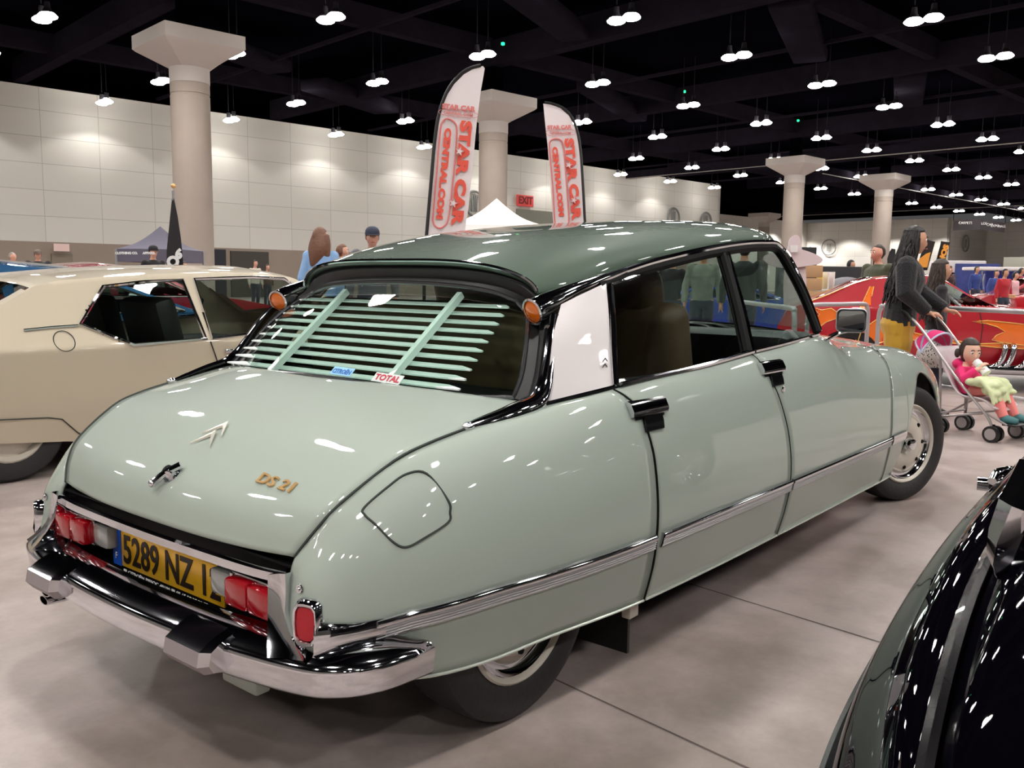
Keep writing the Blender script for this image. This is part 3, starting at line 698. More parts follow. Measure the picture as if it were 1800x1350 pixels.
# ================================================================== exhibition hall
def floor_mat():
    m=bpy.data.materials.new('polished_concrete'); m.use_nodes=True; nt=m.node_tree; b=nt.nodes['Principled BSDF']; L=nt.links
    tc=nt.nodes.new('ShaderNodeTexCoord')
    def noise(s,d=6,r=.6):
        n=nt.nodes.new('ShaderNodeTexNoise'); n.inputs['Scale'].default_value=s; n.inputs['Detail'].default_value=d; n.inputs['Roughness'].default_value=r; L.new(tc.outputs['Object'],n.inputs['Vector']); return n
    def ramp(src,a,b_,c1,c2):
        r=nt.nodes.new('ShaderNodeValToRGB'); r.color_ramp.elements[0].position=a; r.color_ramp.elements[1].position=b_; r.color_ramp.elements[0].color=c1; r.color_ramp.elements[1].color=c2; L.new(src,r.inputs[0]); return r
    n1=noise(1.1); n2=noise(7); n3=noise(45,8,.7)
    r1=ramp(n1.outputs['Fac'],.42,.58,srgb(146,133,127),srgb(174,161,157)); r2=ramp(n2.outputs['Fac'],.35,.65,(.86,.86,.85,1),(1.04,1.03,1.03,1)); r3=ramp(n3.outputs['Fac'],.3,.7,(.94,.94,.94,1),(1.03,1.03,1.03,1))
    def mul(a,c):
        x=nt.nodes.new('ShaderNodeMix'); x.data_type='RGBA'; x.blend_type='MULTIPLY'; x.inputs[0].default_value=1; L.new(a,x.inputs[6]); L.new(c,x.inputs[7]); return x.outputs[2]
    L.new(mul(mul(r1.outputs[0],r2.outputs[0]),r3.outputs[0]),b.inputs['Base Color'])
    rr=ramp(n2.outputs['Fac'],.3,.7,(.30,)*3+(1,),(.46,)*3+(1,)); L.new(rr.outputs[0],b.inputs['Roughness']); b.inputs['Specular IOR Level'].default_value=.35
    return m
FL_=floor_mat()
def struct(o): o['kind']='structure'; return o
def quadB(mb,a0,a1,b0,b1,z,flip=False,k=0):
    mb.add([B(a0,b0,z),B(a1,b0,z),B(a1,b1,z),B(a0,b1,z)],[(0,1,2,3)],k); return mb
A0,A1,B0,B1=-22,125,-45,75
g=MB(); quadB(g,A0,A1,B0,B1,0); struct(g.build('floor',FL_))
JM=mat('floor_joint',(92,80,76),.8)
for i,(a,w) in enumerate(((.311,.0035),(1.276,.0035),(7.2,.006),(13.1,.006),(-5.6,.005),(19.,.01))):
    g=MB(); quadB(g,a-w,a+w,-20,30,.0012); struct(g.build('trim_%d'%(i+1),JM))
for i,(bb,w) in enumerate(((-6.2,.005),(6.6,.006),)):
    g=MB(); quadB(g,-20,60,bb-w,bb+w,.0012); struct(g.build('trim_%d'%(i+10),JM))
CZ=10.4
CEIL=mat('black_ceiling',(5,4,8),1,noise=.3,nscale=.6,spec=0)
g=MB(); quadB(g,A0,A1,B0,B1,CZ); struct(g.build('ceiling',CEIL))
# wall panels with thin joints
def wall_mat():
    m=bpy.data.materials.new('pale_wall_panels'); m.use_nodes=True; nt=m.node_tree; b=nt.nodes['Principled BSDF']; L=nt.links
    tc=nt.nodes.new('ShaderNodeTexCoord'); br=nt.nodes.new('ShaderNodeTexBrick'); br.offset=0; br.inputs['Scale'].default_value=1; br.inputs['Brick Width'].default_value=2.4; br.inputs['Row Height'].default_value=1.12; br.inputs['Mortar Size'].default_value=.014; br.inputs['Mortar Smooth'].default_value=.3
    br.inputs['Color1'].default_value=srgb(214,211,204); br.inputs['Color2'].default_value=srgb(209,206,198); br.inputs['Mortar'].default_value=srgb(172,170,163)
    L.new(tc.outputs['UV'],br.inputs['Vector']); L.new(br.outputs['Color'],b.inputs['Base Color']); b.inputs['Roughness'].default_value=.7; return m
WALLM=wall_mat(); WAIN=mat('grey_brown_wainscot',(150,136,124),.75,noise=.06,nscale=2); DK=mat('dark_opening',(70,66,62),.8)
def wall(name,p,q,z0,z1,m,th=.3,nrm=None):
    p=Vector(p);q=Vector(q); d=(q-p).normalized(); n=nrm or Vector((-d.y,d.x,0)); L_=(q-p).length
    V=[p+Vector((0,0,z0)),q+Vector((0,0,z0)),q+Vector((0,0,z1)),p+Vector((0,0,z1))]; V+=[v+n*th for v in V]
    o=mk(name,V,[(0,1,2,3),(4,7,6,5),(0,4,5,1),(3,2,6,7),(0,3,7,4),(1,5,6,2)],m,angle=30)
    uv=o.data.uv_layers.new(name='UVMap')
    for poly in o.data.polygons:
        for li in poly.loop_indices:
            v=o.data.vertices[o.data.loops[li].vertex_index].co; uv.data[li].uv=((v-p).dot(d)+2000,v.z-z0)
    return struct(o)
# ================================================================== geometry read back from the photograph's camera
def RAY(u,v): return Vector((cx,cy,ch)),(_f+_r*((u-900)/fpx)-_u*((v-675)/fpx))
def dep(u,v,D):
    o,d=RAY(u,v); return o+d*D
def aty(u,v,Y):
    o,d=RAY(u,v); return o+d*((Y-o.y)/d.y)
def atz(u,v,Z):
    o,d=RAY(u,v); return o+d*((Z-o.z)/d.z)
def inpoly(x,z,P):
    c=False;n=len(P)
    for i in range(n):
        x1,z1=P[i];x2,z2=P[i-1]
        if (z1>z)!=(z2>z) and x<(x2-x1)*(z-z1)/(z2-z1)+x1: c=not c
    return c
def shell(root,xs,T,Bt,W,fy,crown,classify,mats,names,ns=26,nt=14,labels={},world=False):
    """lofted car body: right side, over the top, left side; faces are sorted into parts by classify(x,y,z,where)"""
    rows=[]
    for x in xs:
        t=interp(x,T); b=interp(x,Bt); w=interp(x,W); r=[]
        for j in range(ns+1):
            q=j/ns; z=b+(t-b)*q; k=max(0,(q-.93)/.07); r.append((Vector((x,-w*fy(x,z)+.0*k,z)),'R'))
        yt=w*fy(x,t)
        for j in range(1,nt):
            a=PI*j/nt; y=-yt*cos(a); z=t+interp(x,crown)*(1-(abs(y)/yt)**2.6); r.append((Vector((x,y,z)),'T'))
        for j in range(ns+1):
            q=1-j/ns; z=b+(t-b)*q; r.append((Vector((x,w*fy(x,z),z)),'L'))
        rows.append(r)
    parts={}
    for a in range(len(rows)-1):
        for j in range(len(rows[0])-1):
            q=[rows[a][j][0],rows[a+1][j][0],rows[a+1][j+1][0],rows[a][j+1][0]]; c=(q[0]+q[1]+q[2]+q[3])/4
            wh='T' if (rows[a][j][1]=='T' or rows[a][j+1][1]=='T') else rows[a][j][1]
            k=classify(c.x,c.y,c.z,wh)
            if k is None: continue
            parts.setdefault(k if (wh=='T' or k==names[0]) else k+'|'+wh,MB()).add(q,[(3,2,1,0)])
    for a,cl in ((0,0),(len(rows)-1,1)):
        pts=[p for p,_ in rows[a]]; parts.setdefault(names[0],MB()).add(pts,[tuple(range(len(pts)))])
    out={}
    for k,mb in parts.items():
        k0=k.split('|')[0]; out[k]=mb.build(k0,mats[k0],root,world=world,angle=50,label=labels.get(k0))
    return out
def simple_wheel(c,r,side,parent,rimm=STEEL,w=.18,world=False,rot=0,k=.64):
    ax=Vector((0,side,0)); ty=MB().lathe([(r*k,-w),(r*.93,-w),(r,-w*.82),(r,-w*.12),(r*.94,.0),(r*.8,.004),(r*k,-.008)],c,ax,32).build('wheel_tyre',TYRE,parent,world=world,angle=35)
    MB().lathe([(r*k,-.008),(r*(k-.03),-.002),(r*(k-.07),-.02),(r*(k-.1),-.045),(r*.30,-.03),(r*.16,-.008),(r*.15,.004),(0,.008)],c,ax,32).build('wheel_rim',rimm,ty,world=False,angle=30)
def arch(x,base,cs,r,h0):
    z=base
    for c in cs:
        d=(x-c)/r
        if abs(d)<1: z=max(z,h0+(r*1.0)*math.sqrt(1-d*d))
    return z
def bevel_poly(P,y): return P

# ---- beige fastback coupe on the left ------------------------------------------------
SMP=mat('champagne_beige_paint',(192,180,158),.45,.1,1,noise=.015,nscale=2); SMD=SMP
SM=thing('beige_fastback_coupe','champagne beige fastback coupe with skirted rear wheel and chrome edged windows','car',(.35,3.9,0))
SY=lambda z:.9-max(0,z-.72)*.62-max(0,.40-z)*.12
W1=[(.313,.850),(.522,1.062),(.80,1.092),(1.06,1.106),(1.075,.735),(.589,.722)]; W2=[(1.145,1.110),(1.60,1.128),(1.86,1.118),(2.10,.93),(2.12,.80),(1.115,.735)]
T_=[(-1.35,.70),(-1.2,.80),(-.8,.86),(-.40,.885),(-.15,.93),(.0,1.00),(.13,1.066),(.3,1.098),(.52,1.115),(.9,1.140),(1.3,1.155),(1.7,1.155),(1.95,1.125),(2.3,.93),(2.5,.82),(2.9,.80),(3.6,.70),(3.95,.55)]
B_=[(-1.35,.40),(-1.1,.30),(-.5,.245),(-.28,.238),(.20,.19),(.30,.17),(.5,.155),(2.3,.155)]
def smB(x):
    if x<2.3: return interp(x,B_)
    return arch(x,.17,[2.95],.36,.22)
xs=[-1.35+.05*i for i in range(107)]
def smcls(x,y,z,w):
    if w!='T':
        if inpoly(x,z,W1) : return 'quarter_window'
        if inpoly(x,z,W2): return 'door_window'
        if z<.34 and (x+.10)**2+(z-.1)**2<0: return None
        return 'body_shell'
    if -.62<x<.10 and abs(y)<.66: return 'rear_hatch_glass'
    if 1.93<x<2.48 and abs(y)<.70-(.0): return 'windscreen'
    return 'body_shell'
SMG=glass('coupe_glass',(222,234,230),1.3)
xs=sorted(set([round(-1.35+.0265*i,4) for i in range(201)]))
shell(SM,xs,T_,[(x,smB(x)) for x in xs],[(-1.35,.70),(-1.1,.82),(-.6,.875),(0,.9),(2.4,.9),(3.2,.88),(3.8,.80),(3.95,.72)],lambda x,z:(SY(z))/.9,[(-1.35,.01),(-.6,.02),(0,.035),(.6,.05),(1.7,.055),(2.2,.05),(3,.05),(3.95,.02)],smcls,{'body_shell':SMP,'quarter_window':SMG,'door_window':SMG,'rear_hatch_glass':SMG,'windscreen':SMG},['body_shell'],ns=44)
for s in (-1,1):
    F=lambda P:[Vector((x,s*(SY(z)+.004),z)) for x,z in P]
    MB().tube(F([W1[0],W1[1]]+W1[2:]),.012,6,closed=True).build('window_trim',CHROME,SM,world=False)
    MB().tube(F(W2),.012,6,closed=True).build('window_trim',CHROME,SM,world=False)
    MB().tube(F([(.30,.843),(.15,.838),(.0,.828)]),.008,6).build('window_trim',CHROME,SM,world=False)
    # filler cap ring, door shut line, skirt line, door handle
    MB().tube([Vector((.197+.058*cos(a),s*(SY(.76+.05*sin(a))+.001),.762+.056*sin(a))) for a in [2*PI*k/24 for k in range(24)]],.0025,4,closed=True).build('fuel_filler_cap',SEAMM,SM,world=False)
    MB().tube(F([(1.10,.72),(1.135,.62),(1.17,.50),(1.17,.30),(1.16,.16)]),.004,4).build('door_shut_line',SEAMM,SM,world=False)
    MB().tube(F([(-.62,.26),(-.45,.335),(-.17,.36),(.08,.342),(.156,.325),(.24,.24),(.335,.165)]),.0035,4).build('wheel_skirt',SEAMM,SM,world=False)
    y=s*(SY(.652)+.008); MB().box((1.31,y,.650),(.22,.02,.026),bev=.006).build('door_handle',CHROME,SM,world=False)
    simple_wheel((-.10,s*.86,.30),.30,s,SM,STEEL); simple_wheel((2.95,s*.86,.30),.30,s,SM,STEEL)
mb=MB(); mb.box((.9,0,.30),(3.0,1.5,.04)); mb.box((1.35,0,.50),(1.6,1.55,.3)); mb.build('interior_trim',CARP,SM,world=False)
for y in (-.38,.38):
    MB().box((1.02,y,.72),(.16,.5,.55),bev=.05,M=Matrix.Rotation(R(-14),3,'Y')).box((1.25,y,.52),(.5,.5,.16),bev=.05).build('seat',mat('black_seat',(28,26,26),.5),SM,world=False)

# ---- blue fastback beyond it, and a red saloon beyond that ---------------------------------
def coupe(name,label,loc,rz,col,spec,rimm=STEEL,gm=SMG,group=None,lod=1):
    t=thing(name,label,'car',loc,rz,group); L,W_,H,belt=spec['L'],spec['W'],spec['H'],spec['belt']; hb,rb,rt,ft,fb=spec['hb'],spec['rb'],spec['rt'],spec['ft'],spec['fb']
    r=spec.get('r',.31); ax_=(spec['ra'],spec['fa']); g=spec.get('g',.20)
    T=[(0,belt*.72),(.08*L,belt*.93),(rb,belt),(rt,H-.05),((rt+ft)/2,H),(ft,H-.05),(fb,belt+.02),(fb+.35*(L-fb),belt*.96),(L-.25,belt*.82),(L,belt*.6)]
    Bt=lambda x:arch(x,g,ax_,r*1.18,r*.75)
    wt=[(0,W_*.42),(.1*L,W_*.48),(.3*L,W_/2),(.75*L,W_/2),(.93*L,W_*.46),(L,W_*.38)]
    f=lambda x,z:(1-max(0,z-belt)*.75/(W_/2)*.62-max(0,.4-z)*.15)
    SW=[(rb+.12,belt+.015),(rt+.02,H-.085),(ft-.03,H-.085),(fb-.10,belt+.015)]
    def cl(x,y,z,w):
        if w!='T':
            if inpoly(x,z,SW) and not (abs(x-(rt+ft)/2)<.035): return 'side_window'
            return 'body_shell'
        yl=.80*W_/2
        if rb+.06<x<rt-.04 and abs(y)<yl*.9: return 'rear_window'
        if ft+.03<x<fb-.04 and abs(y)<yl*.92: return 'windscreen'
        return 'body_shell'
    n=110 if lod else 50
    xs=[L*i/n for i in range(n+1)]; cr=[(0,.01),(rb,.04),(rt,.06),(ft,.06),(fb,.05),(L,.02)]
    shell(t,xs,T,[(x,Bt(x)) for x in xs],wt,f,cr,cl,{'body_shell':col,'side_window':gm,'rear_window':gm,'windscreen':gm},['body_shell'],ns=22 if lod else 12,nt=12)
    for s in (-1,1):
        for a in ax_: simple_wheel((a,s*(W_/2-.035),r),r,s,t,rimm)
    MB().box((L/2,0,g+.08),(L*.86,W_*.70,.12)).build('underbody',DARK,t,world=False)
    MB().tube([Vector((x,s*0+sy*(W_/2*f(x,z)+.003),z)) for x,z in SW],.010,5,closed=True).build('window_trim',CHROME,t,world=False) if False else None
    for sy in (-1,1): MB().tube([Vector((x,sy*(W_/2*f(x,z)+.004),z)) for x,z in SW],.011,5,closed=True).build('window_trim',CHROME,t,world=False)
    for y in (-.36,.36): MB().box(((rt+ft)/2-.1,y,belt-.05),(.16,.46,.5),bev=.05).build('seat',mat('grey_seat',(60,58,58),.6),t,world=False)
    MB().box((L-.02,0,g+.18),(.08,W_*.8,.10),bev=.02).build('front_bumper',CHROME,t,world=False); MB().box((.0,0,g+.2),(.08,W_*.82,.10),bev=.02).build('rear_bumper',CHROME,t,world=False)
    for sy in (-1,1): MB().lathe([(0,.03),(.07,.02),(.085,0)],(L-.03,sy*W_*.30,belt*.66),(1,0,0),16).build('headlamp',CLEARL,t,world=False)
    return t
BLUEP=mat('metallic_blue_paint',(38,92,138),.25,.45,1,noise=.02,nscale=2)
coupe('blue_fastback','metallic blue fastback parked beyond the beige coupe','car' and (-.95,6.0,0),R(2),BLUEP,dict(L=4.6,W=1.76,H=1.20,belt=.80,hb=.7,rb=.55,rt=1.45,ft=2.75,fb=3.65,ra=.9,fa=3.7))
REDP=mat('deep_red_paint',(150,18,34),.25,.1,1)
coupe('deep_red_saloon','deep red car glimpsed through the windows of the beige coupe','car' and (1.6,9.4,0),R(-6),REDP,dict(L=4.6,W=1.75,H=1.22,belt=.85,hb=.7,rb=.9,rt=1.5,ft=2.6,fb=3.2,ra=.9,fa=3.65),lod=0)
coupe('silver_hatchback','silver car seen through the rear window of the beige coupe','car' and (-3.6,8.6,0),R(4),mat('silver_paint',(150,154,158),.3,.6,1),dict(L=4.4,W=1.7,H=1.22,belt=.82,hb=.7,rb=.7,rt=1.3,ft=2.5,fb=3.1,ra=.8,fa=3.4),lod=0)

# ---- red coupe with orange flames ---------------------------------------------------------
RH=R(-68); RD=Vector((cos(RH),sin(RH),0)); RN=Vector((-RD.y,RD.x,0)); RQ=Vector((8.15,1.6,0))
RC=thing('flame_coupe','red low coupe with orange flame paint and chrome side exhausts behind the barrier','car',RQ+RN*.9,RH)
RED=mat('bright_red_paint',(176,4,30),.4,0,1,noise=.02,nscale=2); FLAME=mat('flame_orange_paint',(238,116,38),.22,0,1,noise=.05,nscale=5); FLEDGE=mat('flame_pale_edge',(236,186,96),.3,0,1)
RT=[(-.35,.62),(-.25,.82),(-.10,.885),(.2,1.01),(.45,1.13),(.62,1.18),(.9,1.20),(1.25,1.205),(1.40,1.17),(1.62,1.03),(1.90,.895),(2.2,.87),(3.0,.84),(3.6,.74),(4.0,.56),(4.1,.45)]
RYf=lambda x,z:(1-max(0,z-.86)*.50-max(0,.4-z)*.25+.02*sin((z-.3)*5))
FLM=[[(1.66,.74),(1.80,.755),(2.05,.735),(2.35,.70),(2.9,.60),(2.9,.40),(2.5,.44),(2.2,.50),(1.95,.53),(1.86,.55),(1.90,.60),(1.98,.64),(1.90,.69),(1.80,.72)],
     [(.80,.66),(1.2,.58),(1.7,.50),(1.98,.52),(2.3,.49),(2.3,.46),(1.9,.47),(1.5,.50),(1.1,.52),(.85,.60)],
     [(.02,.86),(.12,.83),(.22,.85),(.30,.80),(.40,.80),(.52,.86),(.62,1.10),(.66,1.10),(.60,.80),(.50,.70),(.38,.66),(.28,.74),(.18,.70),(.06,.60),(.02,.70),(.10,.78)],
     [(.55,.62),(.70,.74),(.80,.70),(.95,.60),(.80,.50),(.62,.44),(.52,.50)]]
RW=[(1.02,.91),(1.16,1.14),(1.36,1.165),(1.62,1.02),(1.86,.91)]
def rcl(x,y,z,w):
    if w!='T':
        if inpoly(x,z,RW): return 'side_window'
        if any(inpoly(x,z,F_) for F_ in FLM): return 'flame_paint'
        return 'body_shell'
    if 1.40<x<1.93 and abs(y)<.70: return 'windscreen'
    if .55<x<.95 and abs(y)<.5: return 'rear_window'
    return 'body_shell'
xs=[-.35+.0223*i for i in range(200)]
shell(RC,xs,RT,[(x,arch(x,.20,[.42,3.05],.36,.26)) for x in xs],[(-.35,.72),(0,.86),(.4,.9),(1.2,.87),(2,.87),(3,.91),(3.7,.82),(4.1,.55)],RYf,[(-.35,.02),(.5,.03),(1.3,.05),(1.9,.03),(3,.05),(4.1,.02)],rcl,{'body_shell':RED,'flame_paint':FLAME,'side_window':SMG,'windscreen':SMG,'rear_window':SMG},['body_shell'],ns=46,labels={'flame_paint':'orange flames painted on the red side'})
FE=lambda P:[Vector((x,-.9*RYf(x,z)*interp(x,[(0,.955),(.4,1),(1.2,.967),(2,.967),(3,1.01)])-.004,z)) for x,z in P]
for P_ in FLM[:2]+FLM[2:]: MB().tube(FE(P_),.006,4,closed=True).build('flame_outline',FLEDGE,RC,world=False)
MB().tube([Vector((x,-.845*RYf(x,z)-.006,z)) for x,z in ((1.545,.89),(1.40,1.03),(1.22,1.16))],.022,6).build('windscreen_pillar',mat('silver_trim',(190,190,196),.2,.9),RC,world=False)
MB().tube(FE([(1.72,.85),(1.76,.70),(1.75,.50),(1.74,.30)]),.004,4).build('door_shut_line',SEAMM,RC,world=False)
MB().tube([Vector((x,-.9*RYf(x,z)-.002,z)) for x,z in ((-.1,.885),(.2,1.012),(.45,1.132),(.62,1.185))],.007,4).build('flame_outline',FLEDGE,RC,world=False)
MB().box((1.85,0,.30),(4.1,1.35,.14)).build('underbody',DARK,RC,world=False)
for s in (-1,1):
    for a in (.42,3.05): simple_wheel((a,s*.88,.32),.32,s,RC,CHROME)
for k in range(3):
    x0=1.96+k*.235
    for dx in (0,.085):
        MB().tube(smooth_path([Vector((x0+dx+.02,-.86,.50)),Vector((x0+dx+.02,-.935,.485)),Vector((x0+dx+.015,-.95,.42)),Vector((x0+dx-.02,-.955,.32)),Vector((x0+dx-.10,-.955,.265)),Vector((x0+dx-.30,-.955,.25))],5),.031,12).build('exhaust_pipe',CHROME,RC,world=False)
MB().tube([Vector((.9,-.95,.235)),Vector((2.7,-.95,.235))],.05,12).build('side_exhaust',CHROME,RC,world=False)
INT=mat('intake_cream',(222,196,140),.5)
for k in range(3):
    m=MB().box((2.26+k*.24,-.28,.95),(.19,.30,.15),bev=.02,M=Matrix.Rotation(R(-14),3,'Y')).build('intake_scoop',RED,RC,world=False)
    MB().box((2.165+k*.24,-.28,.975),(.012,.26,.11),M=Matrix.Rotation(R(-14),3,'Y')).build('scoop_filter',INT,m,world=False)

# ---- other show cars further back ----------------------------------------------------------
def far_car(u,v,D,rz,label,rgb,**k):
    p=dep(u,v,D); c=mat('paint_%d_%d_%d'%rgb,rgb,.3,.1,1)
    s=dict(L=4.5,W=1.75,H=1.30,belt=.88,hb=.7,rb=.9,rt=1.45,ft=2.6,fb=3.2,ra=.9,fa=3.6); s.update(k)
    return coupe('show_car',label,(p.x,p.y,0),R(rz),c,s,lod=0)
far_car(1080,535,18.0,-50,'blue racing car with white and red bands seen through the side windows',(24,66,170),H=1.05,belt=.78,L=4.0)
far_car(1790,520,17.5,-62,'long white car with its bonnet raised behind the red flame coupe',(232,224,230),H=1.28,belt=.95)
far_car(1700,495,26,-60,'red car in the far crowd right of the barrier',(176,28,40),H=1.3)

# ---- black car filling the lower right corner ------------------------------------------------
BKP=mat('gloss_black_paint',(4,3,7),.6,0,.9,spec=0)
BC=thing('black_classic_car','glossy black classic car with chrome trimmed window at the lower right','car',(1.0,-2.9,0))
def zat(u,v,z): p=atz(u,v,z); return p
# fender crown: outline seen from the camera, then the seam, then the body
OUTL=[(1425,1500,.66),(1447,1349,.70),(1475,1250,.72),(1508,1180,.74),(1545,1110,.755),(1590,1035,.77),(1640,965,.785),(1690,905,.795),(1745,852,.80),(1800,800,.80),(1860,752,.795)]
SEAM=[(1600,1500,.80),(1622,1349,.83),(1640,1270,.845),(1660,1190,.855),(1682,1110,.865),(1706,1035,.872),(1732,985,.878),(1760,935,.882),(1790,880,.885),(1820,835,.885),(1870,780,.88)]
A_=smooth_path([atz(*k) for k in OUTL],5); S_=smooth_path([atz(u_,v_,z_-.045) for u_,v_,z_ in SEAM],5)
def relax(P,n):
    for _ in range(n): P=[P[0]]+[(P[i-1]+P[i]*2+P[i+1])/4 for i in range(1,len(P)-1)]+[P[-1]]
    return P
A_=relax(A_,60); S_=relax(S_,60)
rows=[]
for a,s in zip(A_,S_):
    out=(a-s); out.z=0; out.normalize(); r=[]
    r+= [a+out*(-.03)+Vector((0,0,-.50)),a+out*(.005)+Vector((0,0,-.36)),a+out*(.012)+Vector((0,0,-.20)),a+out*(.008)+Vector((0,0,-.08)),a+Vector((0,0,-.02))]
    L_=(s-a)
    for t in (.12,.28,.45,.62,.78,.90,.97): r.append(a+L_*t+Vector((0,0,.020*sin(PI*min(1,t)))))
    r.append(s+Vector((0,0,-.012)))
    rows.append(r)
_n=Net(rows); MB().grid([[_n.at((len(rows)-1)*i/80,(len(rows[0])-1)*j/48) for j in range(49)] for i in range(81)]).build('rear_wing',BKP,BC,angle=60)
MB().tube([p+Vector((0,0,.0)) for p in S_],.0075,6).build('wing_piping',mat('black_piping',(20,18,22),.2,.4,1),BC)
rows=[]
for s in S_:
    r=[s+Vector((0,0,-.012))]
    for t,h in ((.05,.02),(.15,.06),(.30,.10),(.55,.14),(.9,.16),(1.4,.17),(1.8,.10),(1.95,-.2),(1.98,-.5)): r.append(s+Vector((.62*t*.55,-t*.80,h)))
    rows.append(r)
_n=Net(rows); MB().grid([[_n.at((len(rows)-1)*i/80,(len(rows[0])-1)*j/48) for j in range(49)] for i in range(81)]).build('body_shell',BKP,BC,angle=60)
i0=len(S_)-1
MB().tube([atz(u,v,z) for u,v,z in ((1762,1010,.90),(1772,975,.925),(1785,935,.95),(1800,890,.975),(1830,830,1.0))],[.006,.016,.019,.019,.019],8).build('window_chrome',CHROME,BC)
MB().tube([atz(u,v,z) for u,v,z in ((1776,1000,.90),(1792,965,.93),(1815,925,.96),(1850,880,.99))],[.005,.011,.012,.012],8).build('window_chrome',CHROME,BC)
V=[atz(u,v,z) for u,v,z in ((1780,1000,.905),(1800,945,.95),(1850,900,.98),(1870,1000,.95),(1800,1030,.90))]; MB().add(V,[(0,1,2,3,4)]).build('side_window',GLASSD,BC)
MB().tube([p+Vector((0,0,-.055))+Vector((-.010,.010,0)) for p in A_],.006,5).build('wing_edge_trim',mat('grey_trim',(88,92,92),.25,.8),BC)
Z_=.78
hd=MB(); hd.tube([atz(1718,850,Z_),atz(1738,852,Z_)],.0125,10); hd.tube([atz(1736,852,Z_),atz(1752,846,Z_),atz(1772,850,Z_-.01)],[.010,.013,.012],10); hd.tube(smooth_path([atz(1744,846,Z_+.01),atz(1752,832,Z_+.02),atz(1772,826,Z_+.025),atz(1795,830,Z_+.02)],4),.008,8); hd.build('door_handle',CHROME,BC,angle=50)
simple_wheel((2.55,-2.09,.33),.33,1,BC,CHROME,world=True); simple_wheel((2.55,-3.47,.33),.33,-1,BC,CHROME,world=True); simple_wheel((-.30,-2.12,.33),.33,1,BC,CHROME,world=True)
MB().box((.9,-2.75,.28),(3.0,1.2,.14)).build('underbody',DARK,BC)
HB_=[(-.35,.60,.84,.62),(-.1,.66,.90,.70),(.4,.72,.92,.76),(1.2,.74,.93,.77),(1.9,.74,.92,.76),(2.5,.72,.86,.70),(2.9,.66,.74,.55),(3.1,.5,.56,.35)]
def bks(x):
    w,zt,_=[interp(x,[(a[0],a[k]) for a in HB_]) for k in (1,2,3)]; zb=arch(x,.24,[2.55],.40,.26); r=[]
    for yy,f in ((-1,0),(-1,.3),(-1.02,.6),(-1,.85),(-.93,.96),(-.75,1.02),(-.4,1.05),(0,1.06),(.4,1.05),(.75,1.02),(.93,.96),(1,.85),(1.02,.6),(1,.3),(1,0)): r.append(Vector((x,-2.78+yy*w,zb+(zt-zb)*f)))
    return r
rr=[bks(-.35+.05*i) for i in range(70)]; MB().grid(rr).add(rr[-1],[tuple(range(15))]).build('bonnet_and_doors',BKP,BC,angle=50)
gr=[]
for x,zt,w0,w1 in ((-.25,.92,.58,.50),(.15,1.20,.60,.50),(.5,1.38,.62,.50),(.9,1.42,.62,.50),(1.2,1.36,.62,.49),(1.5,1.16,.60,.48),(1.75,.95,.58,.50)):
    gr.append([Vector((x,-2.80+yy*(w0 if f<.2 else w1),.90+(zt-.90)*f)) for yy,f in ((-1,0),(-1,.7),(-.9,.93),(-.5,1),(0,1.02),(.5,1),(.9,.93),(1,.7),(1,0))])
gm=MB()
for a_ in range(6):
    for b_ in range(8): gm.add([gr[a_][b_],gr[a_+1][b_],gr[a_+1][b_+1],gr[a_][b_+1]],[(0,1,2,3)],1 if b_ in (0,7) or a_>=5 else 0)
gm.build('roof',[BKP,GLASSD],BC,angle=50)
# ================================================================== ceiling fixtures, columns, walls, beams
WALLTOP=9.0
wall('wall_left',B(-22,40),B(62.8,40),2.43,WALLTOP,WALLM)
g=wall('baseboard_left',B(-22,39.98),B(62.8,39.98),0,2.45,WAIN)
wall('wall_left_end',B(62.8,40),B(62.8,58),0,WALLTOP,WALLM)
wall('wall_far',B(60,58),B(111.5,58),0,WALLTOP,WALLM); wall('wall_back',B(111.5,60),B(111.5,39.5),0,WALLTOP,WALLM); wall('wall_back_left',B(111.5,39.5),B(124,39.5),0,WALLTOP,WALLM); wall('wall_back_right',B(124,41),B(124,-45),0,WALLTOP,WALLM)
wall('wall_near',B(-22,-45),B(-22,40),0,WALLTOP,WALLM); wall('wall_right',B(-22,-45),B(125,-45),0,WALLTOP,WALLM)
CONC=mat('concrete_column',(166,154,144),.85,noise=.10,nscale=1.3,bump=.15); CAPM=mat('painted_capital',(190,182,176),.7,noise=.02,nscale=1)
def column(a,b_,label,group=None):
    t=thing('column',label,'column',B(a,b_),beta,group)
    MB().lathe([(.55,0),(.55,6.25),(.535,6.26),(.535,6.30),(.55,6.31),(.55,6.6),(.56,6.6)],(0,0,0),(0,0,1),40).build('column_shaft',CONC,t,world=False)
    m=MB().lathe([(.56,6.6),(.56,7.02)],(0,0,0),(0,0,1),40)
    sq=lambda h,z:[(h,0,z),(h,h,z),(0,h,z),(-h,h,z),(-h,0,z),(-h,-h,z),(0,-h,z),(h,-h,z)]
    rings=[]
    for k in range(40):
        a_=2*PI*k/40; c,s=cos(a_),sin(a_); q=max(abs(c),abs(s)); rings.append([Vector((.56*c,.56*s,7.02)),Vector((1.10*c/q,1.10*s/q,7.50)),Vector((1.17*c/q,1.17*s/q,7.57)),Vector((1.17*c/q,1.17*s/q,7.94)),Vector((0,0,7.94))])
    m.grid(rings,cu=True); m.build('column_capital',CAPM,t,world=False,angle=25)
    MB().box((0,0,(7.94+CZ)/2),(.5,.5,CZ-7.94)).build('column_stub',CEIL,t,world=False)
    return t
column(10.05,23.43,'thick round concrete column with flared capital, nearest on the left')
column(22.0,23.43,'round concrete column standing behind the tall white feather banners')
column(33.7,-10,'round concrete column out to the right of the barrier') if False else None
column(44.85,23.4,'round concrete column behind the white aeroplane cutout')
column(55.7,23.1,'round concrete column right behind the man in the green jacket')
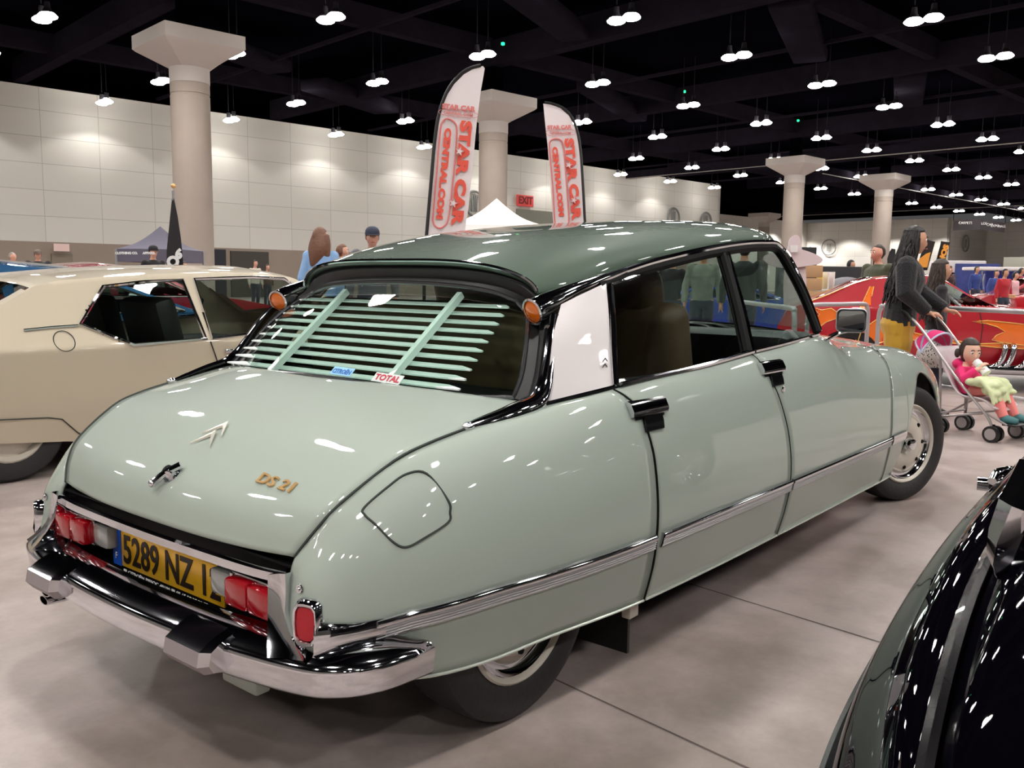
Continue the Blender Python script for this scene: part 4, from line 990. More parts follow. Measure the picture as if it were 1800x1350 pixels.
column(80.0,46.0,'small distant column seen just above the windscreen of the green car')
# ceiling grid of twin pendants at the pitch measured in the photograph
LAMPG=bpy.data.materials.new('lamp_glow'); LAMPG.use_nodes=True; nt=LAMPG.node_tree; nt.nodes.clear(); em=nt.nodes.new('ShaderNodeEmission'); em.inputs[0].default_value=(1,.965,.90,1); em.inputs[1].default_value=38; oo=nt.nodes.new('ShaderNodeOutputMaterial'); nt.links.new(em.outputs[0],oo.inputs[0])
LHOUS=mat('lamp_housing',(30,28,32),.9,0,spec=.1)
ga=[7.10+5.80*k for k in range(-3,19)]; gb=[8.45+5.97*k for k in range(-6,6)]
def bowl(mb,c): 
    mb.lathe([(.10,.10),(.20,.045),(.265,-.02),(.26,-.05),(.20,-.09),(.10,-.11),(0,-.115)],c,(0,0,1),16)
def hous(mb,c): mb.lathe([(.0,.36),(.07,.36),(.085,.20),(.13,.12),(.205,.05)],c,(0,0,1),14); mb.tube([c+Vector((0,0,.42)),Vector((c.x,c.y,CZ))],.02,5)
protoN=protoF=None; camp=Vector((cx,cy,ch)); NL=0
for i,a in enumerate(ga):
    for j,b_ in enumerate(gb):
        if a>62 and b_>38 : continue
        p=B(a,b_,8.45); d=(p-camp); fz=d.dot(_f); 
        ux=900+fpx*d.dot(_r)/fz if fz>0 else -9999; uy=675-fpx*d.dot(_u)/fz if fz>0 else -9999
        vis=fz>1 and -60<ux<1860 and -80<uy<520
        if not vis and (d.length>26): continue
        if a>108 and b_>40: continue
        near=d.length<42
        if vis and uy<0 and False: pass
        if near:
            if protoN is None:
                t=thing('twin_pendant_light','','lamp',(0,0,0),0); parts=[]
                for s in (-.27,.27):
                    h=MB(); c=Vector((0,s,0)); hous(h,Vector((0,s,0))) if False else None
                    h=MB().lathe([(.0,.36),(.07,.36),(.085,.20),(.13,.12),(.205,.05)],c,(0,0,1),14).tube([c+Vector((0,0,.42)),c+Vector((0,0,1.95))],.018,5).build('lamp_housing',LHOUS,t,world=False)
                    m=MB(); bowl(m,c); gl_=m.build('lamp_bowl',LAMPG,h,world=False)
                protoN=t; r=t
            else:
                r=protoN.copy(); COL.objects.link(r)
                for chd in list(protoN.children):
                    c2=chd.copy(); COL.objects.link(c2); c2.parent=r
                    for g2 in chd.children: c3=g2.copy(); COL.objects.link(c3); c3.parent=c2
        else:
            if protoF is None:
                m=MB()
                for s in (-.27,.27): m.lathe([(.1,.10),(.27,-.03),(.18,-.10),(0,-.115)],Vector((0,s,0)),(0,0,1),10)
                n_=len(m.f)
                for s in (-.27,.27): m.lathe([(.0,.36),(.10,.34),(.10,.10)],Vector((0,s,0)),(0,0,1),8,k=1); m.tube([Vector((0,s,.42)),Vector((0,s,1.95))],.02,4,k=1)
                protoF=m.build('twin_pendant_light',[LAMPG,LHOUS],None); r=protoF
            else: r=protoF.copy(); COL.objects.link(r)
        r.location=p; r.rotation_euler=(0,0,beta); NL+=1
        r['label']='white glowing twin pendant light hanging in the grid under the black ceiling'; r['category']='lamp'; r['group']='twin pendant lights in the ceiling grid'
# illumination at the same fixtures
def spot(p,e,ang=150,blend=.6,rad=.25):
    l=bpy.data.lights.new('fixture_light','SPOT'); l.energy=e; l.spot_size=R(ang); l.spot_blend=blend; l.shadow_soft_size=rad; l.color=(1,.965,.93); o=bpy.data.objects.new('fixture_light',l); COL.objects.link(o); o.location=p; return o
KE=640
for a in ga:
    for b_ in gb:
        p=B(a,b_,8.28)
        if a>100 or b_>37: continue
        d=(p-camp).length
        if d<24: 
            spot(p,KE*1.0)
        elif (round((a-7.1)/5.8)+round((b_-8.45)/5.97))%2==0 and d<110 and b_<39: spot(p,KE*2.0,rad=.5)
# wall washers near the top of the walls make the scallops
for k in range(-2,10):
    o=spot(B(7.1+5.8*(k-1),38.3,8.4),330,ang=122,blend=.22,rad=.15); 
for k in range(0,8): spot(B(108.6,16+5.97*k,8.4),1500,ang=118,blend=.35)
for k in range(0,10): spot(B(64+5.5*k,56,8.4),1300,ang=118,blend=.35)
# black trusses and ducts under the ceiling
TR=mat('black_steel',(30,27,34),1,noise=.3,nscale=2,spec=0)
k=0
def beamB(a0,b0,a1,b1,z,h,w,m=TR,name=None):
    global k
    p=B(a0,b0,z);q=B(a1,b1,z); d=q-p; L_=d.length; o=MB().box((p+q)/2,(L_,w,h),rz=math.atan2(d.y,d.x)).build('trim_%d'%(30+k),m); o['kind']='structure'; k+=1; return o
for a in (10.05,21.9,33.4,44.85,55.7,67,79,91): beamB(a,-45,a,40,9.5,.9,.5)
for b_ in (-12,-.2,11.6,23.4,35.0): beamB(-22,b_,123,b_,9.7,.7,.4)
for a in (15.9,27.7,39.2,50.3,61.5): beamB(a,-30,a,40,9.2,.12,.12)
# deep edge beams with a pale lower line on the right, resting on the capitals
PL=mat('pale_edge_line',(150,144,140),.6)
beamB(50.6,40,50.6,-45,8.75,.5,.5); beamB(50.35,40,50.35,-45,8.48,.05,.05,PL)
beamB(55.2,27.4,110,27.4,8.6,.5,.5); beamB(55.2,27.1,110,27.1,8.32,.05,.05,PL)
beamB(91,52,91,-40,8.6,.3,.3); beamB(90.7,52,90.7,-40,8.42,.05,.05,PL)
for a,b_,w,l in ((14,29,1.2,6),(17.5,17,1.0,8),(26,13,1.2,7),(31,25,1.0,8),(22,33,1.4,6),(37,14,1.2,6)):
    o=MB().box(B(a,b_,9.25),(l,w,.5),rz=beta+.4,bev=.1).build('trim_%d'%(60+k),TR); o['kind']='structure'; k+=1
GRN=mat('green_indicator',(10,120,60),.5,emit=(20,230,110),es=6)
for n_,(u,v) in enumerate(((884,77),(1203,161),(1403,212))):
    p=atz(u,v,9.1); o=MB().box(p,(.09,.09,.09),bev=.01).build('ceiling_indicator_lamp',GRN); props(o,['tiny green ceiling light above the left feather banner','tiny green ceiling light right of the feather banners','tiny green ceiling light above the far aeroplane cutout'][n_],'lamp','tiny green lights on the ceiling')
W=bpy.data.worlds.new('hall_air'); SC.world=W; W.use_nodes=True; bg=W.node_tree.nodes['Background']; bg.inputs[0].default_value=(.9,.88,.9,1); bg.inputs[1].default_value=.08
SC.view_settings.view_transform='Standard'; SC.view_settings.look='None'; SC.view_settings.exposure=0.0; SC.view_settings.gamma=1.0
SC.cycles.use_denoising=True; SC.cycles.max_bounces=8; SC.cycles.transparent_max_bounces=24; SC.cycles.caustics_reflective=False; SC.cycles.caustics_refractive=False; SC.cycles.sample_clamp_indirect=6; SC.cycles.sample_clamp_direct=0
try: SC.cycles.use_light_tree=True
except Exception: pass
# ================================================================== people
SKIN=mat('skin_light',(214,160,138),.5,noise=.03,nscale=30); SKIN2=mat('skin_tan',(204,152,124),.5,noise=.03,nscale=30)
def cloth(n,rgb,**k): return mat(n,rgb,.85,noise=k.get('noise',.10),nscale=k.get('ns',18),bump=k.get('bump',.35),sheen=.2)
def loft(mb,S,n=16,k=0):
    """S: (centre, rx, ry[, yaw]) ; closed solid"""
    rings=[]
    for q in S:
        c=Vector(q[0]);rx,ry=q[1],q[2]; a0=q[3] if len(q)>3 else 0
        r=[]
        for j in range(n):
            a=2*PI*j/n; v=Vector((rx*cos(a),ry*sin(a),0)); v.rotate(Matrix.Rotation(a0,3,'Z')); r.append(c+v)
        rings.append(r)
    mb.grid(rings,k,cv=True); mb.add(rings[0],[tuple(range(n))[::-1]],k); mb.add(rings[-1],[tuple(range(n))],k); return mb
def remesh(o,v,sm=4):
    m=o.modifiers.new('surface','REMESH'); m.mode='VOXEL'; m.voxel_size=v; m.use_smooth_shade=True
    s=o.modifiers.new('soften','SMOOTH'); s.factor=.5; s.iterations=sm; return o
def head(mb,c,s,yaw,tilt=0):
    """closed head with brow, nose, lips, chin and ears; faces +x turned by yaw"""
    Mz=Matrix.Rotation(yaw,3,'Z')@Matrix.Rotation(tilt,3,'Y'); c=Vector(c); n=22;m=28; rows=[]
    for i in range(n+1):
        th=PI*i/n; z=cos(th); r=sin(th); row=[]
        for j in range(m):
            a=2*PI*j/m; x,y=cos(a)*r,sin(a)*r
            X=.094*x;Y=.076*y;Z=.118*z
            if z<-.1: 
                q=(-z-.1)/.9; Y*=1-.42*q; X=X*(1-.15*q)+(.012*q if x>0 else .03*q)
            if x>.2: # face plane and features
                X+= -.006*max(0,1-abs(z-.12)/.14)*max(0,1-abs(abs(y)-.38)/.22)          # eye sockets
                X+= .022*math.exp(-((y/.12)**2))*max(0,1-abs(z+.20)/.22)                 # nose
                X+= .010*math.exp(-((y/.24)**2))*math.exp(-(((z+.50)/.07)**2))          # lips
                X+= .010*math.exp(-((y/.25)**2))*math.exp(-(((z+.82)/.12)**2))          # chin
            row.append(c+Mz@(Vector((X,Y,Z))*s))
        rows.append(row)
    mb.grid(rows,cv=True)
    for sd in (-1,1): mb.ball(c+Mz@(Vector((-.005,sd*.076,-.01))*s),(.012*s,.008*s,.03*s),5)
    return Mz
def face(root,c,s,Mz,lip=(170,90,84)):
    c=Vector(c)
    for sd in (-1,1):
        e=MB().ball(c+Mz@(Vector((.078,sd*.030,.013))*s),.0125*s,7).build('eye',mat('eye_white',(235,232,228),.2),root,world=False)
        MB().ball(c+Mz@(Vector((.088,sd*.030,.013))*s),.0065*s,6).build('iris',mat('iris_dark',(34,22,18),.15),e,world=False)
        MB().tube([c+Mz@(Vector((.088,sd*y_,z_))*s) for y_,z_ in ((.014,.036),(.030,.041),(.046,.034))],.0035*s,5).build('eyebrow',mat('brow_dark',(40,26,20),.8),root,world=False)
    MB().tube([c+Mz@(Vector((x_,y_,-.060))*s) for x_,y_ in ((.090,-.022),(.1045,-.008),(.1045,.008),(.090,.022))],[.003*s,.0055*s,.0055*s,.003*s],6).build('lips',mat('lips_%d'%lip[0],lip,.4),root,world=False)
def hair_cap(root,c,s,Mz,m,long=0,vol=1.10,name='hair',back=0,voxel=.010,front=.35,wave=0):
    mb=MB(); c=Vector(c); rows=[]
    n,mm=14,24
    for i in range(n+1):
        th=PI*i/n; z=cos(th); r=sin(th); row=[]
        for j in range(mm):
            a=2*PI*j/mm; x,y=cos(a)*r,sin(a)*r; k=vol
            if x>front and z<.62: k=.80          # leave the face open
            if z<-.35: k*=.86
            row.append(c+Mz@(Vector((.094*x*k-.010,.078*y*k,.118*z*k*.98+.006))*s))
        rows.append(row)
    mb.grid(rows,cv=True)
    if long:
        L=[]
        for t in [i/8 for i in range(9)]:
            L.append((c+Mz@(Vector((-.035-.05*t-back*t,wave*.03*sin(t*9),.03-long*t))*s),(.070+.02*sin(PI*t))*s,(.092+.05*sin(PI*t)-.05*t*t)*s,math.atan2(Mz[1][0],Mz[0][0])))
        loft(mb,L)
        for sd in (-1,1):
            mb.tube([c+Mz@(Vector((.01-.02*t,sd*(.078+.045*t+wave*.012*sin(7*t+sd)),.04-long*.72*t))*s) for t in [i/8 for i in range(9)]],[(.030+.022*sin(PI*(.15+.85*t)))*s for t in [i/8 for i in range(9)]],8)
    return remesh(mb.build(name,m,root,world=False),voxel*max(.7,s),2)
def strands(root,c,s,Mz,m):
    hair_cap(root,c,s,Mz,m,vol=1.13,voxel=.008,front=.28)
    rnd=random.Random(11); mb=MB(); c=Vector(c)
    for k in range(150):
        a=rnd.uniform(R(80),R(280)); ph=rnd.uniform(0,6); L=rnd.uniform(.42,.62); z0=rnd.uniform(.02,.085); rad=rnd.uniform(.009,.016)
        top=Vector((.088*cos(a),.074*sin(a),z0)); o=Vector((cos(a),sin(a),0)); pts=[];rr=[]
        for q in range(13):
            t=q/12; sp=1+.55*t+.25*t*t; w=.021*sin(t*11+ph)*t**.4; w2=.016*cos(t*9+ph*1.7)*t**.4
            p=Vector((top.x*sp-.035*t+o.y*w,top.y*sp*(1+.35*t)-o.x*w+w2,z0-L*t)); 
            if q==0: p=top*1.0
            pts.append(c+Mz@(p*s)); rr.append(rad*s*(1.15-.75*t**2))
        mb.tube(pts,rr,5)
    mb.build('long_hair',m,root,world=False,angle=180,weld=False)
def hand(mb,w,d,up,s=1,curl=.5,side=1):
    """w wrist, d direction of the palm, up back-of-hand normal; five curled fingers"""
    w=Vector(w);d=Vector(d).normalized();up=(Vector(up)-d*Vector(up).dot(d)).normalized();sd=d.cross(up)*side
    mb.tube([w-d*.01*s,w+d*.025*s,w+d*.055*s,w+d*.085*s],[.022*s,.026*s,.030*s,.026*s],8,prof=[(-1,-.45),(-1,.45),(-.4,.62),(.4,.62),(1,.45),(1,-.45),(.4,-.6),(-.4,-.6)],up=up)
    for k,(o,L) in enumerate(((-.024,.062),(-.008,.074),(.008,.070),(.023,.054))):
        p=w+d*.075*s+sd*o*s; pts=[p]; dd=d.copy(); 
        for q in range(3):
            dd=(dd-up*(curl*(.55+.25*q))).normalized(); p=p+dd*L*s*(.42-.07*q); pts.append(p)
        mb.tube(pts,[.0098*s,.0092*s,.0084*s,.0070*s],7)
    p=w+d*.022*s-sd*.026*s; pts=[p,p+(d*.5-sd*.75-up*.2).normalized()*.035*s]; pts.append(pts[-1]+(d*.85-sd*.25-up*.45).normalized()*.032*s)
    mb.tube(pts,[.012*s,.0105*s,.008*s],7)
def person(label,loc,rz,h=1.7,skin=SKIN,top=None,pants=None,hairm=None,hair='short',head_yaw=0,tilt=0,arms=None,female=False,cap=None,bulk=1.0,voxel=.016,group=None,lean=0,detail=True,sleeve=1,skirt=None,name='person',sweater=0,legs=True):
    s=h/1.71; t=thing(name,label,'person',loc,rz,group); sh=(.165 if female else .19)*bulk; V=lambda x,y,z:Vector((x+lean*max(0,z-.9),y,z))*s
    hip=(.165 if female else .155)*bulk
    arms=arms or {}
    A={}
    for sd,k in ((1,'L'),(-1,'R')):
        A[sd]=arms.get(k,[(-.02,sd*(sh+.055),1.12),(.04,sd*(sh+.07),.86),(.1,0,-1)])
    hc=V(.02,0,1.595)
    b=MB()
    loft(b,[(V(0,0,.86),.10*s*bulk,hip*s*.95),(V(0,0,.95),.10*s*bulk,hip*s),(V(.0,0,1.08),.085*s*bulk,(hip-.035)*s),(V(.01,0,1.25),.10*s*bulk,(sh-.03)*s),(V(0,0,1.37),.085*s*bulk,sh*s),(V(-.005,0,1.43),.055*s,.08*s),(V(.0,0,1.47),.048*s,.052*s),(V(.012,0,1.55),.05*s,.05*s)])
    for sd in (-1,1):
        b.tube([V(0,sd*.085,.92),V(.01,sd*.09,.70),V(.012,sd*.092,.48),V(-.015,sd*.095,.30),V(-.02,sd*.095,.07)],[.088*s*bulk,.078*s*bulk,.052*s,.050*s,.036*s],10)
        b.tube([V(-.03,sd*.095,.045),V(.06,sd*.10,.04),V(.15,sd*.105,.03)],[.035*s,.036*s,.025*s],8)
        e,w,d=A[sd]; b.tube([V(0,sd*(sh-.02),1.38),V(*e),V(*w)],[.046*s*bulk,.037*s*bulk,.026*s],8); b.ball(V(0,sd*(sh-.015),1.385),.05*s*bulk,7)
        up=arms.get('up',(0,0,1)) if k in arms else (0,sd,0.2)
        hand(b,V(*w),Vector(d),arms.get('up'+('L' if sd>0 else 'R'),(0,sd,.1)),s*.95,arms.get('curl',.25),side=sd)
    Mz=head(b,hc,s,head_yaw,tilt)
    remesh(b.build('body',skin,t,world=False,angle=180),voxel if detail else .02,3)
    if detail: face(t,hc,s,Mz)
    g=.013*s
    if top:
        m=MB(); zb=.90 if not sweater else .86
        loft(m,[(V(0,0,zb),.108*s*bulk+g,hip*s+g),(V(0,0,1.0),.100*s*bulk+g,(hip-.01)*s+g),(V(.005,0,1.12),.096*s*bulk+g,(sh-.035)*s+g),(V(.012,0,1.26),.112*s*bulk+g,(sh-.015)*s+g),(V(0,0,1.37),.088*s*bulk+g,sh*s+g),(V(-.005,0,1.425),.060*s+g,.095*s+g),(V(-.005,0,1.45),.055*s+g*.5,.062*s+g*.5)])
        for sd in (-1,1):
            e,w,d=A[sd]; e=V(*e);w=V(*w); w2=e.lerp(w,.94) if sleeve==1 else e.lerp(w,.0)
            pts=[V(0,sd*(sh-.02),1.38),e,w2] if sleeve==1 else [V(0,sd*(sh-.02),1.38),V(0,sd*(sh-.02),1.38).lerp(e,.8)]
            rr=[.052*s*bulk+g*(1+sweater),.046*s*bulk+g*(1+sweater),.033*s+g*(1+sweater*.6)]
            m.tube(pts,rr[:len(pts)],10); m.ball(V(0,sd*(sh-.015),1.385),.056*s*bulk+g,7)
        remesh(m.build('shirt',top,t,world=False,angle=180),voxel,4)
    if pants:
        m=MB(); loft(m,[(V(0,0,.80),.10*s*bulk+g,hip*s+g*.6),(V(-.005,0,.88),.110*s*bulk+g,(hip+.005)*s+g*.8),(V(0,0,1.0),.094*s*bulk+g*.6,(hip-.02)*s+g*.4)])
        for sd in (-1,1): m.tube([V(0,sd*.085,.90),V(.01,sd*.09,.70),V(.012,sd*.092,.48),V(-.015,sd*.095,.30),V(-.02,sd*.095,.09)],[.094*s*bulk+g*.7,.084*s*bulk+g*.7,.062*s+g*.5,.058*s+g*.5,.052*s+g*.4],10)
        remesh(m.build('trousers',pants,t,world=False,angle=180),voxel,3)
        for sd in (-1,1): MB().tube([V(-.05,sd*.095,.045),V(.02,sd*.097,.055),V(.10,sd*.10,.040),V(.165,sd*.105,.028)],[.042*s,.048*s,.044*s,.028*s],10).build('shoe',mat('shoe_dark',(28,26,28),.6),t,world=False,angle=180)
    if skirt:
        m=MB(); loft(m,[(V(0,0,.55),.20*s,.24*s),(V(0,0,.75),.16*s,.20*s),(V(0,0,.95),.11*s,hip*s+.01)]); m.build('skirt',skirt,t,world=False,angle=180)
    if hairm:
        if hair=='short': hair_cap(t,hc,s,Mz,hairm,vol=1.07,voxel=.008,front=.30)
        elif hair=='long': hair_cap(t,hc,s,Mz,hairm,long=.36,vol=1.12,voxel=.010)
        elif hair=='strands': strands(t,hc,s,Mz,hairm)
        elif hair=='very_long': hair_cap(t,hc,s,Mz,hairm,long=.66,vol=1.16,voxel=.009,back=.02,wave=1)
        elif hair=='bald_top':
            hair_cap(t,hc,s,Mz,hairm,vol=1.05,voxel=.008,front=-.12)
    if cap:
        m=MB(); rings=[]
        for r_,z_ in ((1.08,.028),(1.12,.05),(1.06,.085),(.85,.115),(.5,.132),(.0,.138)): rings.append([hc+Mz@(Vector((.095*r_*cos(a),.080*r_*sin(a),z_))*s) for a in [2*PI*k/20 for k in range(20)]])
        m.grid(rings,cv=True); c_=m.build('cap',cap,t,world=False)
        m=MB(); m.add([hc+Mz@(Vector((.09+.075*cos(a)*1.0,.072*sin(a),.036-.012*cos(a)))*s) for a in [-PI/2+PI*k/10 for k in range(11)]],[tuple(range(11))]); o=m.build('cap_peak',cap,c_,world=False); solid(o,.004)
    return t,V,hc,Mz
HB=mat('black_hair',(20,14,14),.42,noise=.4,nscale=30,bump=.6); HBR=mat('brown_hair',(112,74,54),.5,noise=.3,nscale=40,bump=.6); HDK=mat('dark_brown_hair',(52,38,32),.5,noise=.3,nscale=40,bump=.5); HGR=mat('grey_hair',(150,142,136),.6,noise=.2,nscale=40,bump=.5)
# woman pushing the stroller
t,V,hc,Mz=person('person with long black hair in black sweater and mustard trousers pushing the stroller',(5.83,.02,0),R(-78),h=1.585,skin=SKIN2,top=cloth('black_knit',(20,19,24),bump=.8,ns=70),pants=cloth('mustard_cloth',(190,146,44),ns=9),hairm=HB,hair='strands',head_yaw=R(14),tilt=R(4),female=True,bulk=1.22,voxel=.0075,sweater=1.3,lean=.10,
  arms={'L':[(.10,.235,1.16),(.36,.16,1.0),(1,-.15,-.1)],'R':[(.03,-.255,1.15),(.23,-.17,.985),(1,.10,-.15)],'upL':(0,.2,1),'upR':(0,-.2,1),'curl':.75})
MB().tube([V(.205,-.180,1.0),V(.215,-.178,.995)],.036,14).build('wristband',mat('red_wristband',(214,56,50),.5),t,world=False); MB().tube([V(.193,-.184,1.003),V(.204,-.181,1.0)],.035,14).build('wristband',mat('white_wristband',(230,226,222),.5),t,world=False)
# girl behind her
CHK=mat('patterned_skirt',(150,148,150),.8); nt=CHK.node_tree; vo=nt.nodes.new('ShaderNodeTexVoronoi'); vo.inputs['Scale'].default_value=60; cr_=nt.nodes.new('ShaderNodeValToRGB'); cr_.color_ramp.elements[0].position=.30; cr_.color_ramp.elements[1].position=.36; cr_.color_ramp.elements[0].color=srgb(24,24,34); cr_.color_ramp.elements[1].color=srgb(205,200,200); tc_=nt.nodes.new('ShaderNodeTexCoord'); nt.links.new(tc_.outputs['Object'],vo.inputs['Vector']); nt.links.new(vo.outputs['Distance'],cr_.inputs[0]); nt.links.new(cr_.outputs[0],nt.nodes['Principled BSDF'].inputs['Base Color'])
person('girl with dark brown hair and dark top standing just behind the person pushing the stroller',(6.52,-.10,0),R(-62),h=1.34,skin=SKIN2,top=cloth('dark_top',(38,32,40)),pants=cloth('navy_leggings',(30,32,52)),hairm=HDK,hair='strands',female=True,bulk=.92,voxel=.009,skirt=CHK)
# people behind the beige coupe
person('person with long brown hair in a light blue shirt behind the green roof',(4.99,6.25,0),R(38),h=1.69,top=cloth('light_blue_shirt',(142,180,226)),pants=cloth('dark_jeans',(40,46,64)),hairm=HBR,hair='long',head_yaw=R(-38),female=True,voxel=.012,sleeve=1)
person('person with short brown hair and dark olive shirt turned to the right',(7.0,8.2,0),R(-40),h=1.60,top=cloth('olive_shirt',(52,54,44)),pants=cloth('dark_jeans',(40,46,64)),hairm=HBR,hair='short',head_yaw=R(-12),voxel=.012,lean=-.05)
person('person in a dark blue baseball cap facing us behind the roof of the green car',(5.75,6.2,0),R(-128),h=1.73,top=cloth('grey_tee',(96,96,104)),pants=cloth('dark_jeans',(40,46,64)),cap=mat('navy_cap',(46,52,74),.7),hairm=HDK,hair='short',voxel=.011,bulk=1.1)
person('person in a dark jacket and flat cap in front of the left wall',(7.84,20.3,0),R(-110),h=1.66,top=cloth('black_jacket',(34,32,32)),pants=cloth('dark_jeans',(40,46,64)),hairm=HDK,hair='short',cap=mat('grey_cap',(110,96,88),.8),voxel=.02,bulk=1.25,detail=False)
person('bald person in a pink top at the far left edge',(7.9,21.9,0),R(-60),h=1.62,top=cloth('pink_top',(226,160,150)),pants=cloth('dark_jeans',(40,46,64)),hairm=HGR,hair='bald_top',voxel=.02,detail=False)
person('bearded person in a black cap in front of the dark blue tent',(7.25,14.0,0),R(-95),h=1.66,skin=SKIN,top=cloth('black_tee',(26,24,26)),pants=cloth('dark_jeans',(40,46,64)),cap=mat('black_cap',(22,22,28),.7),hairm=HB,hair='short',voxel=.018,detail=False)
person('person with dark hair standing low beside the black feather flag',(8.6,15.2,0),R(-95),h=1.40,skin=SKIN2,top=cloth('brown_top',(96,74,62)),pants=cloth('dark_jeans',(40,46,64)),hairm=HB,hair='short',voxel=.02,detail=False)
person('person with pale face near the dark opening right of the round column',(15.3,22.2,0),R(-90),h=1.60,top=cloth('cream_top',(200,190,176)),pants=cloth('dark_jeans',(40,46,64)),hairm=HB,hair='short',voxel=.025,detail=False)
person('person with dark hair by the dark opening, right of the one in cream',(17.2,24.2,0),R(-90),h=1.50,top=cloth('brown_top',(96,74,62)),pants=cloth('dark_jeans',(40,46,64)),hairm=HDK,hair='short',voxel=.025,detail=False)
person('bald person just showing above the roof in front of the white tent',(11.6,9.9,0),R(-120),h=1.82,top=cloth('grey_tee',(96,96,104)),pants=cloth('dark_jeans',(40,46,64)),voxel=.016,detail=False)
# man in green by the tables
person('balding person in a dark green jacket facing left beside the stall tables',(10.47,1.58,0),R(150),h=1.635,top=cloth('dark_green_jacket',(66,72,52)),pants=cloth('dark_jeans',(40,46,64)),hairm=HDK,hair='bald_top',voxel=.012,bulk=1.15,head_yaw=R(-8))
# people seen through the side windows
person('person in a camouflage shirt seen through the front side window',(9.75,3.75,0),R(-150),h=1.62,skin=SKIN2,top=cloth('camouflage',(120,128,116),noise=.5,ns=9),pants=cloth('dark_jeans',(40,46,64)),hairm=HDK,hair='short',voxel=.013)
person('person in a black jacket seen through the front side window, back towards us',(9.4,2.98,0),R(20),h=1.66,skin=SKIN2,top=cloth('dark_green_black_jacket',(34,42,38)),pants=cloth('dark_jeans',(40,46,64)),hairm=HB,hair='short',voxel=.013,bulk=1.1)
person('person in black with a white cap seen behind the centre pillar',(10.6,4.7,0),R(-170),h=1.56,skin=SKIN2,top=cloth('black_tee',(26,24,26)),pants=cloth('dark_jeans',(40,46,64)),cap=mat('white_cap',(222,220,218),.7),hairm=HB,hair='short',voxel=.016)
# crowd at the right
CR=[(1765,482,22,(176,30,44),'red shirt carrying a pale roll'),(1783,487,24,(226,170,176),'pink top'),(1750,484,27,(60,80,150),'blue shirt'),(1793,480,30,(150,40,50),'dark red top'),(1668,478,30,(60,30,34),'maroon jacket'),(1715,478,32,(40,60,130),'blue jersey'),(1735,478,35,(180,190,210),'pale blue shirt'),(1493,470,20,(44,44,48),'black hooded top'),(1545,478,17.5,(70,76,90),'grey top by the drum of mesh')]
for u,v,D,rgb,lb in CR:
    p=dep(u,500,D); person('distant person in a %s right of the barrier'%lb if u>1600 else 'person in a %s beside the stall tables'%lb,(p.x,p.y,0),R(-140+u%50),h=1.146+ (500-v+8)/fpx*D,skin=SKIN2 if u%2 else SKIN,top=cloth('shirt_%d_%d'%(u,v),rgb),pants=cloth('dark_jeans',(40,46,64)),hairm=HB,hair='short',voxel=.024,detail=False)

# ---- stroller with a toddler -----------------------------------------------------------------
SO=(5.64,-.655,0); SR=R(-109)
ST=thing('stroller','pink umbrella stroller with grey frame and double wheels facing right','stroller',SO,SR)
FRM=mat('stroller_tube',(168,162,162),.35,.7); PINK=mat('hot_pink_cloth',(222,52,120),.8,noise=.1,nscale=8,bump=.3); PALE=mat('pale_blue_piping',(196,206,230),.5); GREYC=mat('pale_grey_cloth',(206,192,196),.8,noise=.06,nscale=8,bump=.3)
for s in (-1,1):
    MB().tube(smooth_path([Vector((-.54,s*.17,.90)),Vector((-.42,s*.17,.80)),Vector((-.10,s*.17,.44)),Vector((.14,s*.17,.20)),Vector((.20,s*.17,.11))],4),.0105,8).build('front_leg_tube',FRM,ST,world=False)
    MB().tube(smooth_path([Vector((-.24,s*.17,.60)),Vector((-.22,s*.17,.34)),Vector((-.21,s*.17,.11))],4),.0095,8).build('rear_leg_tube',FRM,ST,world=False)
    MB().tube(smooth_path([Vector((-.62,s*.17,.895)),Vector((-.60,s*.17,.93)),Vector((-.55,s*.17,.915)),Vector((-.50,s*.17,.86))],5),.017,10).build('handle_grip',BLACK,ST,world=False)
    for X in (-.21,.21):
        f_=MB().tube([Vector((X-.0,s*.17,.13)),Vector((X,s*.17,.065))],.011,6).build('wheel_fork',DARK,ST,world=False)
        for d_ in (-.028,.028):
            w=MB().tube([Vector((X,s*.17+d_-.014,.060)),Vector((X,s*.17+d_+.014,.060))],.060,22).build('wheel',BLACK,ST,world=False,angle=30)
            MB().tube([Vector((X,s*.17+d_-.0155,.060)),Vector((X,s*.17+d_+.0155,.060))],.042,18).build('wheel_disc',mat('grey_plastic',(150,142,142),.5),w,world=False,angle=30)
MB().tube([Vector((-.21,-.17,.16)),Vector((-.21,.17,.16))],.008,6).build('rear_axle_tube',FRM,ST,world=False)
for s in (-1,1): MB().tube([Vector((-.20,-s*.16,.14)),Vector((.0,s*.16,.34))],.008,6).build('cross_brace',FRM,ST,world=False)
MB().tube([Vector((-.22,-.17,.13)),Vector((.12,-.17,.20))],.008,6).build('side_brace',FRM,ST,world=False); MB().tube([Vector((-.22,.17,.13)),Vector((.12,.17,.20))],.008,6).build('side_brace',FRM,ST,world=False)
N_=Net([[(-.30,-.165,.66),(-.33,0,.66),(-.30,.165,.66)],[(-.18,-.165,.48),(-.215,0,.46),(-.18,.165,.48)],[(-.07,-.165,.33),(-.09,0,.285),(-.07,.165,.33)],[(.10,-.165,.31),(.10,0,.275),(.10,.165,.31)],[(.20,-.165,.25),(.21,0,.225),(.20,.165,.25)]])
o=MB().grid([[N_.at(4*i/20,2*j/8) for j in range(9)] for i in range(21)]).build('seat_fabric',GREYC,ST,world=False); solid(o,.012)
MB().box((.31,0,.135),(.10,.32,.012),bev=.004).build('footrest',BLACK,ST,world=False)
for s in (-1,1): MB().tube([Vector((.13,s*.17,.21)),Vector((.30,s*.16,.135))],.008,6).build('footrest_tube',FRM,ST,world=False)
